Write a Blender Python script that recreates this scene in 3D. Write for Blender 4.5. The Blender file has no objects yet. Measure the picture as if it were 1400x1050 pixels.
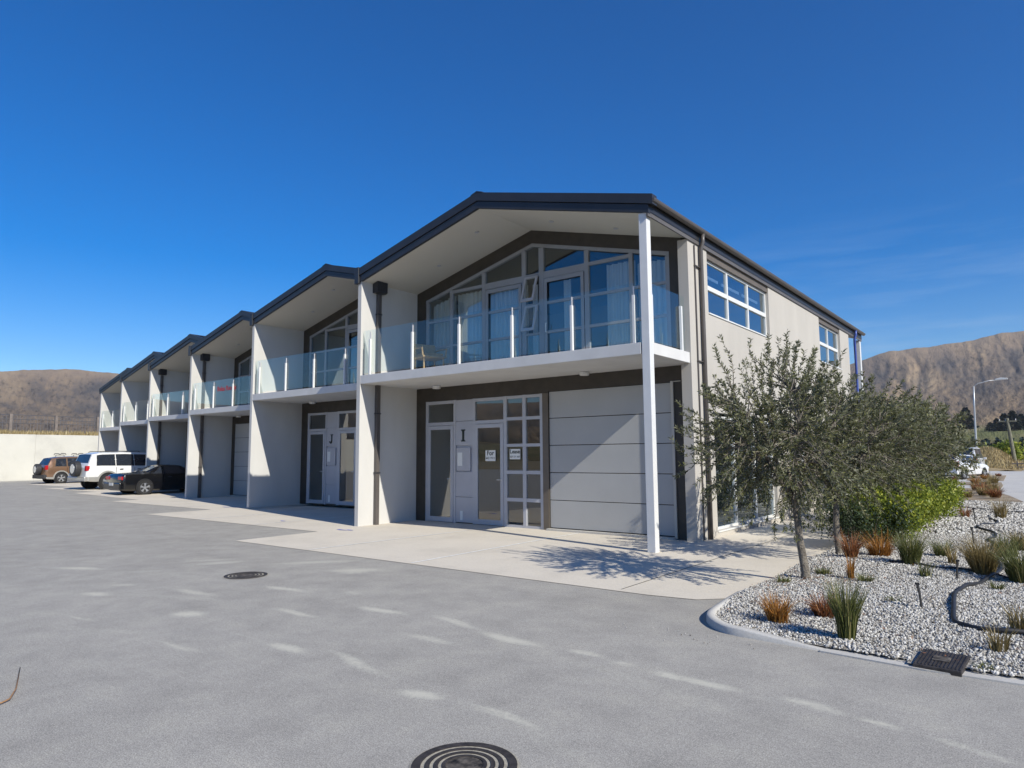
import bpy, math, random
import numpy as np
from mathutils import Vector, noise as mnoise
random.seed(7)
HAZE = 7e-5
R = math.radians
scene = bpy.context.scene
COL = scene.collection
PI = math.pi

# ------------------------------------------------------------------ materials
def newmat(name):
    m = bpy.data.materials.new(name); m.use_nodes = True
    nt = m.node_tree
    b = nt.nodes.get('Principled BSDF')
    return m, nt, b
def N(nt, t, **kw):
    n = nt.nodes.new(t)
    for k, v in kw.items():
        if k in n.inputs: n.inputs[k].default_value = v
        else: setattr(n, k, v)
    return n
def ramp(nt, fac, stops, interp='LINEAR'):
    n = nt.nodes.new('ShaderNodeValToRGB'); n.color_ramp.interpolation = interp
    el = n.color_ramp.elements
    while len(el) < len(stops): el.new(0.5)
    for e, (p, c) in zip(el, stops):
        e.position = p; e.color = (*c, 1) if len(c) == 3 else c
    nt.links.new(fac, n.inputs[0]); return n
def mixc(nt, fac, a, b, mode='MIX'):
    n = nt.nodes.new('ShaderNodeMix'); n.data_type = 'RGBA'; n.blend_type = mode
    for s, v in ((0, fac), (6, a), (7, b)):
        if hasattr(v, 'is_linked') or hasattr(v, 'links'): nt.links.new(v, n.inputs[s])
        else: n.inputs[s].default_value = v if s == 0 else (*v, 1)
    return n.outputs[2]
def coords(nt, scale=(1, 1, 1)):
    g = N(nt, 'ShaderNodeNewGeometry'); mp = N(nt, 'ShaderNodeMapping')
    mp.inputs['Scale'].default_value = scale
    nt.links.new(g.outputs['Position'], mp.inputs[0]); return mp.outputs[0]
def noise(nt, vec, scale, detail=4, rough=.55):
    n = N(nt, 'ShaderNodeTexNoise', Scale=scale, Detail=detail, Roughness=rough)
    nt.links.new(vec, n.inputs['Vector']); return n.outputs['Fac']
def bump(nt, b, h, strength=.3, dist=.01):
    n = N(nt, 'ShaderNodeBump', Strength=strength, Distance=dist)
    nt.links.new(h, n.inputs['Height']); nt.links.new(n.outputs[0], b.inputs['Normal'])
def simple(name, col, rough=.6, metal=0., var=.08, vs=3., bs=0, bscale=80., spec=.5, streak=False):
    m, nt, b = newmat(name)
    b.inputs['Roughness'].default_value = rough; b.inputs['Metallic'].default_value = metal
    b.inputs['Specular IOR Level'].default_value = spec
    v = coords(nt, (1, 1, .35) if streak else (1, 1, 1))
    f = noise(nt, v, vs, 5)
    lo = tuple(max(0, c*(1-var*1.6)) for c in col); hi = tuple(min(1, c*(1+var)) for c in col)
    r = ramp(nt, f, [(.3, lo), (.7, hi)])
    nt.links.new(r.outputs[0], b.inputs['Base Color'])
    if bs: bump(nt, b, noise(nt, coords(nt), bscale, 3), bs, .004)
    return m
M = {}
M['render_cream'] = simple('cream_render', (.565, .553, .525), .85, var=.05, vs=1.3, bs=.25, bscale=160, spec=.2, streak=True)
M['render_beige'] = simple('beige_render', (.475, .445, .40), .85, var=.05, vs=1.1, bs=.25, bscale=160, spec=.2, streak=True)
M['white_post'] = simple('white_painted_steel', (.68, .68, .67), .45, var=.03, vs=4)
M['slab'] = simple('painted_slab', (.62, .61, .59), .75, var=.05, vs=2, bs=.15)
M['soffit'] = simple('soffit_board', (.55, .52, .455), .7, var=.02, vs=.6)
M['dark_clad'] = simple('dark_brown_cladding', (.050, .042, .033), .55, var=.15, vs=5)
M['brown_jamb'] = simple('bronze_jamb', (.14, .115, .09), .5, var=.08)
M['dark_metal'] = simple('charcoal_roof_metal', (.030, .031, .036), .38, .0, var=.12, vs=2.5)
M['fascia'] = simple('grey_brown_fascia', (.115, .105, .10), .5, var=.08)
M['pipe'] = simple('bronze_downpipe', (.10, .088, .08), .4, var=.08)
M['pipe_blue'] = simple('blue_wrapped_pipe', (.05, .09, .35), .4, var=.1)
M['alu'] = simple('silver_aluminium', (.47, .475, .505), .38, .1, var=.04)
M['alu_shaded'] = simple('shaded_aluminium', (.30, .31, .33), .42, .1, var=.05)  # aluminium darkened: shade on the upper window frames put into the colour
M['alu_white'] = simple('pale_aluminium', (.70, .70, .68), .45, var=.03)
M['alu_panel'] = simple('aluminium_panel', (.45, .455, .49), .4, .1, var=.03)
M['garage'] = simple('grey_garage_door', (.42, .42, .41), .42, .0, var=.03, vs=1.5)
M['black'] = simple('black_plastic', (.012, .012, .013), .5, var=.2)
M['groove'] = simple('dark_seal', (.02, .02, .02), .8)
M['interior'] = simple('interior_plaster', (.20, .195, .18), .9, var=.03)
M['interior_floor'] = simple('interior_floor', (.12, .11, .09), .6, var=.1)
M['paper'] = simple('paper', (.80, .80, .76), .8, var=.01)
M['ink'] = simple('black_ink', (.02, .03, .025), .7)
M['ink_red'] = simple('red_lettering', (.55, .02, .03), .5)
M['cane'] = simple('cane_weave', (.42, .28, .13), .7, var=.25, vs=30, bs=.6, bscale=90)
M['cushion'] = simple('grey_cushion', (.22, .22, .22), .9)
M['plastic_white'] = simple('white_plastic', (.8, .8, .8), .4, var=.02)
M['iron'] = simple('cast_iron', (.060, .052, .048), .6, .3, var=.3, vs=25, bs=.5, bscale=120)
M['iron_fill'] = simple('sandy_fill', (.40, .365, .29), .95, var=.2, vs=40, bs=.6, bscale=200)
M['iron_mid'] = simple('worn_iron_centre', (.10, .085, .07), .8, .0, var=.7, vs=18, bs=.7, bscale=60)
M['rubber'] = simple('hose_rubber', (.025, .025, .028), .55, var=.2)
M['stake'] = simple('stake_plastic', (.03, .028, .027), .6)
M['twig'] = simple('brown_twig', (.34, .19, .09), .8, var=.2, vs=20)
M['line'] = simple('joint_line', (.78, .77, .73), .9, var=.12, vs=12)
M['blue_mark'] = simple('blue_spray', (.12, .16, .62), .8, var=.3, vs=20)
M['galv'] = simple('galvanised_steel', (.50, .52, .53), .4, .4, var=.05)
M['pole_wood'] = simple('weathered_pole', (.22, .21, .15), .85, var=.25, vs=6)
M['fence_wire'] = simple('fence_wire', (.17, .17, .18), .5, .4)
M['fence_post'] = simple('timber_fence_post', (.20, .17, .15), .85, var=.2)
M['tyre'] = simple('tyre_rubber', (.014, .014, .015), .75)
M['rim'] = simple('alloy_rim', (.62, .63, .65), .25, .7, var=.02)
M['lamp_red'] = simple('tail_lamp_red', (.45, .015, .02), .15)
M['plate'] = simple('number_plate', (.65, .65, .62), .5)
M['trim_dark'] = simple('dark_trim', (.03, .03, .032), .55)
def paint(name, col, flake=.0, rough=.28):
    m, nt, b = newmat(name)
    b.inputs['Roughness'].default_value = rough; b.inputs['Metallic'].default_value = flake
    b.inputs['Coat Weight'].default_value = .8 if sum(col) > .2 else .3; b.inputs['Coat Roughness'].default_value = .06
    f = noise(nt, coords(nt), 2.2, 5)
    r = ramp(nt, f, [(.35, tuple(c*.86 for c in col)), (.7, col)])
    nt.links.new(r.outputs[0], b.inputs['Base Color']); return m
M['paint_bronze'] = paint('bronze_car_paint', (.26, .155, .095), .45)
M['paint_white'] = paint('white_car_paint', (.76, .76, .75))
M['paint_silverlow'] = paint('silver_lower_paint', (.42, .41, .38), .3)
M['paint_black'] = paint('black_car_paint', (.006, .006, .007), rough=.2)

def glass(name, tint, base, edge=.75, rough=.0, gl=(1, 1, 1)):
    m = bpy.data.materials.new(name); m.use_nodes = True; nt = m.node_tree; nt.nodes.clear()
    out = N(nt, 'ShaderNodeOutputMaterial'); tr = N(nt, 'ShaderNodeBsdfTransparent'); g = N(nt, 'ShaderNodeBsdfGlossy')
    tr.inputs[0].default_value = (*tint, 1); g.inputs[0].default_value = (*gl, 1); g.inputs['Roughness'].default_value = rough
    lw = N(nt, 'ShaderNodeLayerWeight', Blend=.5)
    mr = N(nt, 'ShaderNodeMapRange'); pw = N(nt, 'ShaderNodeMath', operation='POWER'); pw.inputs[1].default_value = 3.5
    nt.links.new(lw.outputs['Facing'], pw.inputs[0]); nt.links.new(pw.outputs[0], mr.inputs[0])
    mr.inputs['To Min'].default_value = base; mr.inputs['To Max'].default_value = edge
    mx = N(nt, 'ShaderNodeMixShader'); nt.links.new(mr.outputs[0], mx.inputs[0]); nt.links.new(tr.outputs[0], mx.inputs[1]); nt.links.new(g.outputs[0], mx.inputs[2])
    nt.links.new(mx.outputs[0], out.inputs[0]); return m
M['glass'] = glass('window_glass', (.80, .88, .90), .17, .9, gl=(.88, .97, 1))
M['glass_low'] = glass('entrance_glass', (.60, .64, .62), .16, .85)
M['glass_side'] = glass('side_window_glass', (.45, .55, .65), .32, .95, gl=(.80, .92, 1))
M['glass_bal'] = glass('balustrade_glass', (.95, .985, .98), .042, .55, gl=(.92, .98, 1))
M['glass_car'] = glass('car_glass', (.30, .34, .36), .10, .9)

def curtain_mat():
    m, nt, b = newmat('sheer_curtain')
    out = nt.nodes['Material Output']; tl = N(nt, 'ShaderNodeBsdfTranslucent'); tl.inputs[0].default_value = (.8, .8, .78, 1); mx = N(nt, 'ShaderNodeMixShader'); mx.inputs[0].default_value = .25; nt.links.new(b.outputs[0], mx.inputs[1]); nt.links.new(tl.outputs[0], mx.inputs[2]); nt.links.new(mx.outputs[0], out.inputs[0])
    b.inputs['Base Color'].default_value = (.80, .80, .78, 1); b.inputs['Roughness'].default_value = .9
    b.inputs['Subsurface Weight'].default_value = 0
    f = noise(nt, coords(nt, (30, 30, .3)), 1, 3)
    r = ramp(nt, f, [(.3, (.62, .63, .62)), (.7, (.84, .84, .82))]); nt.links.new(r.outputs[0], b.inputs['Base Color'])
    return m
M['curtain'] = curtain_mat()

def asphalt():
    m, nt, b = newmat('asphalt')
    b.inputs['Roughness'].default_value = .88; b.inputs['Specular IOR Level'].default_value = .25
    v = coords(nt)
    big = noise(nt, v, .35, 6, .6)
    r0 = ramp(nt, big, [(.28, (.335, .315, .282)), (.52, (.370, .349, .313)), (.75, (.398, .375, .336))])
    fine = noise(nt, v, 120, 2, .8)
    r1 = ramp(nt, fine, [(.34, (.55, .55, .56)), (.45, (.88, .88, .88)), (.55, (1.04, 1.04, 1.03)), (.66, (1.45, 1.44, 1.41))])
    c = mixc(nt, 1., r0.outputs[0], r1.outputs[0], 'MULTIPLY')
    r1b = ramp(nt, noise(nt, v, 34, 3, .8), [(.30, (.84, .84, .84)), (.5, (1, 1, 1)), (.70, (1.14, 1.14, 1.13))])
    c = mixc(nt, 1., c, r1b.outputs[0], 'MULTIPLY')
    r1c = ramp(nt, noise(nt, v, 2.2, 7, .7), [(.30, (.84, .84, .845)), (.52, (1, 1, 1)), (.70, (1.12, 1.12, 1.09))])
    c = mixc(nt, 1., c, r1c.outputs[0], 'MULTIPLY')
    st_ = ramp(nt, noise(nt, coords(nt, (.55, 1, 1)), .9, 8, .72), [(.60, (0, 0, 0)), (.72, (.30, .30, .30))])
    c = mixc(nt, st_.outputs[0], c, (.23, .225, .22))
    vor = N(nt, 'ShaderNodeTexVoronoi', Scale=55.); nt.links.new(v, vor.inputs['Vector'])
    sp = ramp(nt, vor.outputs['Distance'], [(.0, (1, 1, 1)), (.09, (1, 1, 1)), (.12, (0, 0, 0))])
    sel = noise(nt, v, 33, 1); selr = ramp(nt, sel, [(.60, (0, 0, 0)), (.64, (1, 1, 1))])
    k = N(nt, 'ShaderNodeMath', operation='MULTIPLY'); nt.links.new(sp.outputs[0], k.inputs[0]); nt.links.new(selr.outputs[0], k.inputs[1])
    k2 = N(nt, 'ShaderNodeMath', operation='MULTIPLY'); nt.links.new(k.outputs[0], k2.inputs[0]); k2.inputs[1].default_value = .55
    c = mixc(nt, k2.outputs[0], c, (.60, .59, .56))
    # sand dropped by tyres: shape from a mesh attribute, broken up by grain
    at = N(nt, 'ShaderNodeAttribute', attribute_name='sand')
    sc = noise(nt, v, 26, 6, .75)
    a1 = N(nt, 'ShaderNodeMath', operation='MULTIPLY_ADD'); nt.links.new(at.outputs['Fac'], a1.inputs[0]); a1.inputs[1].default_value = 1.0
    a0 = N(nt, 'ShaderNodeMath', operation='MULTIPLY_ADD'); nt.links.new(sc, a0.inputs[0]); a0.inputs[1].default_value = 1.7; a0.inputs[2].default_value = -.95
    nt.links.new(a0.outputs[0], a1.inputs[2])
    r2 = ramp(nt, a1.outputs[0], [(.05, (0, 0, 0)), (.75, (1, 1, 1))])
    k3 = N(nt, 'ShaderNodeMath', operation='MULTIPLY'); nt.links.new(r2.outputs[0], k3.inputs[0]); 
    k4 = N(nt, 'ShaderNodeMath', operation='MULTIPLY', use_clamp=True); nt.links.new(at.outputs['Fac'], k4.inputs[0]); k4.inputs[1].default_value = 2.0
    nt.links.new(k4.outputs[0], k3.inputs[1])
    k5 = N(nt, 'ShaderNodeMath', operation='MULTIPLY'); nt.links.new(k3.outputs[0], k5.inputs[0]); k5.inputs[1].default_value = .72
    c = mixc(nt, k5.outputs[0], c, (.58, .555, .46))
    nt.links.new(c, b.inputs['Base Color'])
    bump(nt, b, noise(nt, v, 120, 2, .8), .35, .004)
    return m
M['asphalt'] = asphalt()
def concrete(name, base, joint=False):
    m, nt, b = newmat(name)
    b.inputs['Roughness'].default_value = .9; b.inputs['Specular IOR Level'].default_value = .2
    v = coords(nt)
    r = ramp(nt, noise(nt, v, .7, 7, .65), [(.28, tuple(c*.86 for c in base)), (.5, base), (.75, tuple(c*1.07 for c in base))])
    r2 = ramp(nt, noise(nt, v, 60, 2, .7), [(.35, (.90, .90, .90)), (.65, (1.05, 1.05, 1.05))])
    c = mixc(nt, 1., r.outputs[0], r2.outputs[0], 'MULTIPLY')
    st = ramp(nt, noise(nt, coords(nt, (.5, 1.6, 1)), 1.5, 6, .7), [(.62, (0, 0, 0)), (.80, (.5, .5, .5))])
    c = mixc(nt, st.outputs[0], c, (.60, .53, .38))
    nt.links.new(c, b.inputs['Base Color']); bump(nt, b, noise(nt, v, 60, 4), .2, .003)
    return m
M['concrete'] = concrete('apron_concrete', (.645, .585, .49))
M['kerb'] = concrete('kerb_concrete', (.52, .50, .46))
M['wall_conc'] = concrete('retaining_wall_concrete', (.60, .58, .51))
def mottled(name, stops, scale, rough=.95, b_=.5, bsc=None):
    m, nt, b = newmat(name); b.inputs['Roughness'].default_value = rough; b.inputs['Specular IOR Level'].default_value = .1
    v = coords(nt); r = ramp(nt, noise(nt, v, scale, 8, .68), stops)
    nt.links.new(r.outputs[0], b.inputs['Base Color']); bump(nt, b, noise(nt, v, bsc or scale*12, 5), b_, .03); return m
M['gravel_base'] = mottled('gravel_bed', [(.3, (.26, .24, .21)), (.5, (.40, .38, .34)), (.7, (.48, .46, .42))], 22, b_=.9, bsc=45)
M['bank'] = mottled('dry_bank_soil', [(.3, (.22, .17, .10)), (.6, (.36, .28, .16))], 1.2)
M['bed_soil'] = mottled('dry_planting_soil', [(.3, (.18, .13, .095)), (.5, (.30, .24, .17)), (.7, (.44, .38, .28))], 1.7)
M['ground'] = mottled('dry_ground', [(.35, (.22, .18, .11)), (.65, (.34, .28, .18))], .05)
def pebble_mat():
    m, nt, b = newmat('pebble_stone'); b.inputs['Roughness'].default_value = .85; b.inputs['Specular IOR Level'].default_value = .2
    at = N(nt, 'ShaderNodeAttribute', attribute_name='rnd')
    r = ramp(nt, at.outputs['Fac'], [(.0, (.10, .085, .07)), (.16, (.24, .22, .19)), (.42, (.41, .39, .355)), (.75, (.55, .53, .485)), (1, (.70, .68, .64))])
    nt.links.new(r.outputs[0], b.inputs['Base Color']); return m
M['pebble'] = pebble_mat()
def leaf_mat(name, top, under, var=.45, trans=.25, yellow=None):
    m, nt, b = newmat(name); b.inputs['Roughness'].default_value = .48; b.inputs['Specular IOR Level'].default_value = .35
    at = N(nt, 'ShaderNodeAttribute', attribute_name='rnd')
    hi = yellow or tuple(min(1, c*(1+var)) for c in top)
    r = ramp(nt, at.outputs['Fac'], [(0, tuple(c*(1-var) for c in top)), (.6, top), (1, hi)])
    g = N(nt, 'ShaderNodeNewGeometry')
    c = mixc(nt, g.outputs['Backfacing'], r.outputs[0], under)
    nt.links.new(c, b.inputs['Base Color'])
    if trans:
        out = nt.nodes['Material Output']; tl = N(nt, 'ShaderNodeBsdfTranslucent'); nt.links.new(c, tl.inputs[0])
        mx = N(nt, 'ShaderNodeMixShader'); mx.inputs[0].default_value = trans
        nt.links.new(b.outputs[0], mx.inputs[1]); nt.links.new(tl.outputs[0], mx.inputs[2]); nt.links.new(mx.outputs[0], out.inputs[0])
    return m
M['olive'] = leaf_mat('olive_leaf', (.110, .118, .038), (.225, .23, .14), .6, .25, (.24, .24, .09))
M['hedge_leaf'] = leaf_mat('hedge_leaf', (.19, .24, .022), (.22, .27, .04), .5, .35, (.48, .47, .06))
M['dark_leaf'] = leaf_mat('dark_shrub_leaf', (.035, .055, .02), (.05, .07, .03), .5, .2)
M['grass_green'] = leaf_mat('tussock_green', (.125, .14, .042), (.125, .14, .042), .5, .2, (.40, .34, .15))
M['grass_tan'] = leaf_mat('tussock_tan', (.24, .18, .07), (.24, .18, .07), .4, .2, (.42, .33, .15))
M['grass_orange'] = leaf_mat('tussock_orange', (.36, .16, .035), (.36, .16, .035), .5, .25, (.55, .32, .08))
M['grass_rust'] = leaf_mat('tussock_rust', (.26, .10, .04), (.26, .10, .04), .5, .2, (.42, .22, .08))
M['dry_blade'] = leaf_mat('dry_grass_blade', (.40, .31, .15), (.40, .31, .15), .3, .2, (.5, .42, .24))
M['litter'] = leaf_mat('fallen_leaves', (.22, .10, .05), (.22, .12, .07), .4, 0)
M['pine'] = leaf_mat('pine_needles', (.022, .035, .022), (.022, .035, .022), .4, 0)
M['scrub'] = leaf_mat('scrub_leaf', (.06, .06, .035), (.06, .06, .035), .5, 0)
M['bark'] = mottled('olive_bark', [(.3, (.11, .095, .08)), (.6, (.26, .23, .19))], 14, b_=.9, bsc=50)
def hill_mat():
    m, nt, b = newmat('hill_slopes'); b.inputs['Roughness'].default_value = 1; b.inputs['Specular IOR Level'].default_value = 0
    v = coords(nt)
    a1 = N(nt, 'ShaderNodeAttribute', attribute_name='hu'); a2 = N(nt, 'ShaderNodeAttribute', attribute_name='hv'); cv = N(nt, 'ShaderNodeCombineXYZ')
    nt.links.new(a1.outputs['Fac'], cv.inputs[0]); nt.links.new(a2.outputs['Fac'], cv.inputs[1]); hv_ = cv.outputs[0]
    n1 = noise(nt, hv_, .0065, 10, .64)
    r = ramp(nt, n1, [(.36, (.105, .094, .085)), (.45, (.175, .142, .112)), (.54, (.26, .195, .132)), (.68, (.37, .28, .18))])
    n2 = noise(nt, hv_, .055, 8, .72)
    r2 = ramp(nt, n2, [(.38, (.45, .47, .50)), (.47, (.94, .94, .94)), (.7, (1.2, 1.16, 1.07))])
    c = mixc(nt, 1., r.outputs[0], r2.outputs[0], 'MULTIPLY')
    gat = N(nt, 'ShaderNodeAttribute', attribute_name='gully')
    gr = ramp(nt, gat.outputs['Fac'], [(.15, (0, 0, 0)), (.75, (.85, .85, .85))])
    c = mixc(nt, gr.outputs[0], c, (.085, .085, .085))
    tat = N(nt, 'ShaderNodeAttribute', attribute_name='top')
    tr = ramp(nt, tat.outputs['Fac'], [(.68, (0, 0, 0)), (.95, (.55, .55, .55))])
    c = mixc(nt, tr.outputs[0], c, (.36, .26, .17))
    at = N(nt, 'ShaderNodeAttribute', attribute_name='field')
    fn = ramp(nt, noise(nt, coords(nt, (1, .25, 1)), .006, 4), [(.40, (.30, .25, .15)), (.50, (.17, .18, .085)), (.60, (.32, .27, .17))], 'EASE')
    c = mixc(nt, at.outputs['Fac'], c, fn.outputs[0])
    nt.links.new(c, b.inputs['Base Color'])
    bump(nt, b, noise(nt, hv_, .03, 8, .7), .8, 14)
    return m
M['hill'] = hill_mat()

# ------------------------------------------------------------------ mesh helpers
class MB:
    def __init__(s): s.v = []; s.f = []
    def poly(s, pts):
        n = len(s.v); s.v += [tuple(p) for p in pts]; s.f.append(tuple(range(n, n+len(pts))))
        return s
    def box(s, x0, x1, y0, y1, z0, z1):
        n = len(s.v)
        s.v += [(x0,y0,z0),(x1,y0,z0),(x1,y1,z0),(x0,y1,z0),(x0,y0,z1),(x1,y0,z1),(x1,y1,z1),(x0,y1,z1)]
        s.f += [tuple(n+i for i in q) for q in ((0,3,2,1),(4,5,6,7),(0,1,5,4),(1,2,6,5),(2,3,7,6),(3,0,4,7))]
        return s
    def prism(s, pts, a0, a1, axis='y'):
        # pts: polygon in the plane across axis; y -> (x,z), x -> (y,z), z -> (x,y)
        n = len(s.v); k = len(pts)
        def P(p, a):
            return {'y': (p[0], a, p[1]), 'x': (a, p[0], p[1]), 'z': (p[0], p[1], a)}[axis]
        s.v += [P(p, a0) for p in pts] + [P(p, a1) for p in pts]
        s.f.append(tuple(n+i for i in range(k))[::-1]); s.f.append(tuple(n+k+i for i in range(k)))
        for i in range(k):
            j = (i+1) % k; s.f.append((n+i, n+j, n+k+j, n+k+i))
        return s
    def tube(s, pts, rad, seg=8, cap=True):
        pts = [Vector(p) for p in pts]
        if not hasattr(rad, '__len__'): rad = [rad]*len(pts)
        base = len(s.v); up = None
        for i, p in enumerate(pts):
            d = (pts[min(i+1, len(pts)-1)] - pts[max(i-1, 0)])
            d = d.normalized() if d.length > 1e-9 else Vector((0, 0, 1))
            if up is None: up = Vector((0, 0, 1)) if abs(d.z) < .9 else Vector((1, 0, 0))
            a = d.cross(up)
            if a.length < 1e-4: a = d.cross(Vector((0, 1, 0)))
            a.normalize(); b = d.cross(a).normalized(); up = a.cross(d).normalized()
            for k in range(seg):
                t = 2*PI*k/seg; s.v.append(tuple(p + (a*math.cos(t)+b*math.sin(t))*rad[i]))
        for i in range(len(pts)-1):
            for k in range(seg):
                q = base+i*seg; s.f.append((q+k, q+(k+1) % seg, q+seg+(k+1) % seg, q+seg+k))
        if cap:
            s.f.append(tuple(base+k for k in range(seg))[::-1]); s.f.append(tuple(base+(len(pts)-1)*seg+k for k in range(seg)))
        return s
    def wall(s, ca, cb, holes, d0, d1, axis):
        # slab with rectangular openings; a,b in the plane, holes (a0,a1,b0,b1); axis = thickness axis
        A = sorted(set([*ca] + [h[0] for h in holes] + [h[1] for h in holes])); B = sorted(set([*cb] + [h[2] for h in holes] + [h[3] for h in holes]))
        A = [a for a in A if ca[0] <= a <= ca[-1]]; B = [b for b in B if cb[0] <= b <= cb[-1]]
        na, nb = len(A)-1, len(B)-1
        def solid(i, j):
            if i < 0 or j < 0 or i >= na or j >= nb: return False
            x, y = (A[i]+A[i+1])/2, (B[j]+B[j+1])/2
            return not any(h[0] < x < h[1] and h[2] < y < h[3] for h in holes)
        def P(a, b, d): return (d, a, b) if axis == 'x' else (a, d, b)
        for i in range(na):
            for j in range(nb):
                if not solid(i, j): continue
                a0, a1, b0, b1 = A[i], A[i+1], B[j], B[j+1]
                s.poly([P(a0,b0,d0), P(a1,b0,d0), P(a1,b1,d0), P(a0,b1,d0)]); s.poly([P(a0,b0,d1), P(a0,b1,d1), P(a1,b1,d1), P(a1,b0,d1)])
                for ok, q in ((solid(i-1,j), (a0,b0,a0,b1)), (solid(i+1,j), (a1,b0,a1,b1)), (solid(i,j-1), (a0,b0,a1,b0)), (solid(i,j+1), (a0,b1,a1,b1))):
                    if not ok: s.poly([P(q[0],q[1],d0), P(q[2],q[3],d0), P(q[2],q[3],d1), P(q[0],q[1],d1)])
        return s
    def build(s, name, mat, parent=None, smooth=False, bevel=0, recalc=True):
        me = bpy.data.meshes.new(name); me.from_pydata(s.v, [], s.f); me.update()
        if recalc and len(s.f) < 20000:
            import bmesh
            bm = bmesh.new(); bm.from_mesh(me); bmesh.ops.remove_doubles(bm, verts=bm.verts, dist=1e-5)
            bmesh.ops.recalc_face_normals(bm, faces=bm.faces); bm.to_mesh(me); bm.free()
        me.materials.append(M[mat])
        if smooth:
            me.polygons.foreach_set('use_smooth', [True]*len(me.polygons))
        o = bpy.data.objects.new(name, me); COL.objects.link(o)
        if parent: o.parent = parent
        if bevel:
            b = o.modifiers.new('bevel', 'BEVEL'); b.width = bevel; b.segments = 2; b.limit_method = 'ANGLE'; b.angle_limit = R(40)
        return o
def npmesh(name, verts, faces, mat, parent=None, attrs=None, smooth=False, fattrs=None):
    # verts (n,3), faces (m,k) with k = 3 or 4
    me = bpy.data.meshes.new(name); k = faces.shape[1]
    me.vertices.add(len(verts)); me.vertices.foreach_set('co', np.asarray(verts, np.float32).ravel())
    me.loops.add(faces.size); me.loops.foreach_set('vertex_index', faces.astype(np.int32).ravel())
    me.polygons.add(len(faces)); me.polygons.foreach_set('loop_start', np.arange(0, faces.size, k, dtype=np.int32))
    try: me.polygons.foreach_set('loop_total', np.full(len(faces), k, np.int32))
    except Exception: pass
    me.update(calc_edges=True); me.validate()
    if attrs:
        for an, av in attrs.items():
            a = me.attributes.new(an, 'FLOAT', 'POINT'); a.data.foreach_set('value', np.asarray(av, np.float32))
    if smooth: me.polygons.foreach_set('use_smooth', np.ones(len(me.polygons), bool))
    me.materials.append(M[mat])
    o = bpy.data.objects.new(name, me); COL.objects.link(o)
    if parent: o.parent = parent
    return o
def tag(o, label=None, cat=None, group=None, kind=None):
    if label: o['label'] = label
    if cat: o['category'] = cat
    if group: o['group'] = group
    if kind: o['kind'] = kind
    return o
def thing(name, label, cat, loc=(0, 0, 0), rz=0, group=None):
    o = bpy.data.objects.new(name, None); COL.objects.link(o); o.location = loc; o.rotation_euler = (0, 0, rz)
    o.empty_display_size = .3
    return tag(o, label, cat, group)
def structure(name, mb, mat, **kw):
    return tag(mb.build(name, mat, **kw), kind='structure')
def copy_tree(root, loc, rz, label=None):
    c = root.copy(); COL.objects.link(c); c.location = loc; c.rotation_euler = (0, 0, rz)
    if label: c['label'] = label
    for ch in root.children:
        d = ch.copy(); COL.objects.link(d); d.parent = c
        for g in ch.children:
            e = g.copy(); COL.objects.link(e); e.parent = d
    return c
def text_mesh(body, size, depth, mat, parent, name, loc, rot, bold=0):
    cu = bpy.data.curves.new('txt', 'FONT'); cu.body = body; cu.size = size; cu.extrude = depth; cu.align_x = 'CENTER'; cu.align_y = 'CENTER'; cu.offset = bold
    t = bpy.data.objects.new('txt', cu); COL.objects.link(t)
    bpy.context.view_layer.update()
    me = bpy.data.meshes.new_from_object(t); bpy.data.objects.remove(t); bpy.data.curves.remove(cu)
    me.materials.clear(); me.materials.append(M[mat])
    o = bpy.data.objects.new(name, me); COL.objects.link(o); o.location = loc; o.rotation_euler = rot
    if parent: o.parent = parent
    return o

# ------------------------------------------------------------------ camera, sun, sky
cam_d = bpy.data.cameras.new('camera'); cam = bpy.data.objects.new('camera', cam_d); COL.objects.link(cam); scene.camera = cam
CX, CY, CZ = 12.717, -10.358, 1.6
yw, pt, rl = R(-37.948), R(5.979), R(-.415)
fwd = Vector((math.sin(yw)*math.cos(pt), math.cos(yw)*math.cos(pt), math.sin(pt)))
rgt = Vector((math.cos(yw), -math.sin(yw), 0)); upv = rgt.cross(fwd)
r2 = rgt*math.cos(rl)+upv*math.sin(rl); u2 = -rgt*math.sin(rl)+upv*math.cos(rl)
from mathutils import Matrix
mw = Matrix(((r2.x, u2.x, -fwd.x, CX), (r2.y, u2.y, -fwd.y, CY), (r2.z, u2.z, -fwd.z, CZ), (0, 0, 0, 1)))
cam.matrix_world = mw
cam_d.sensor_width = 36; cam_d.lens = 36*933.14/1400; cam_d.clip_end = 30000; cam_d.clip_start = .05

sd = Vector((-1, .212, -.72)).normalized()
sun_d = bpy.data.lights.new('sun', 'SUN'); sun = bpy.data.objects.new('sun', sun_d); COL.objects.link(sun)
sun_d.energy = 5.0; sun_d.angle = R(.53); sun_d.color = (1, .955, .85)
sun.rotation_euler = sd.to_track_quat('-Z', 'Y').to_euler(); sun.location = (30, -8, 30)
world = bpy.data.worlds.new('World'); scene.world = world; world.use_nodes = True
wn = world.node_tree; bg = wn.nodes['Background']
sky = N(wn, 'ShaderNodeTexSky'); sky.sky_type = 'NISHITA'; sky.sun_disc = False
sky.sun_elevation = R(35.2); sky.sun_rotation = R(102); sky.air_density = 1.0; sky.dust_density = .05; sky.ozone_density = 3.5; sky.altitude = 400
hs = N(wn, 'ShaderNodeHueSaturation'); hs.inputs['Saturation'].default_value = 1.50; hs.inputs['Value'].default_value = 1.30; hs.inputs['Hue'].default_value = .511
wn.links.new(sky.outputs[0], hs.inputs['Color'])
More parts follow.
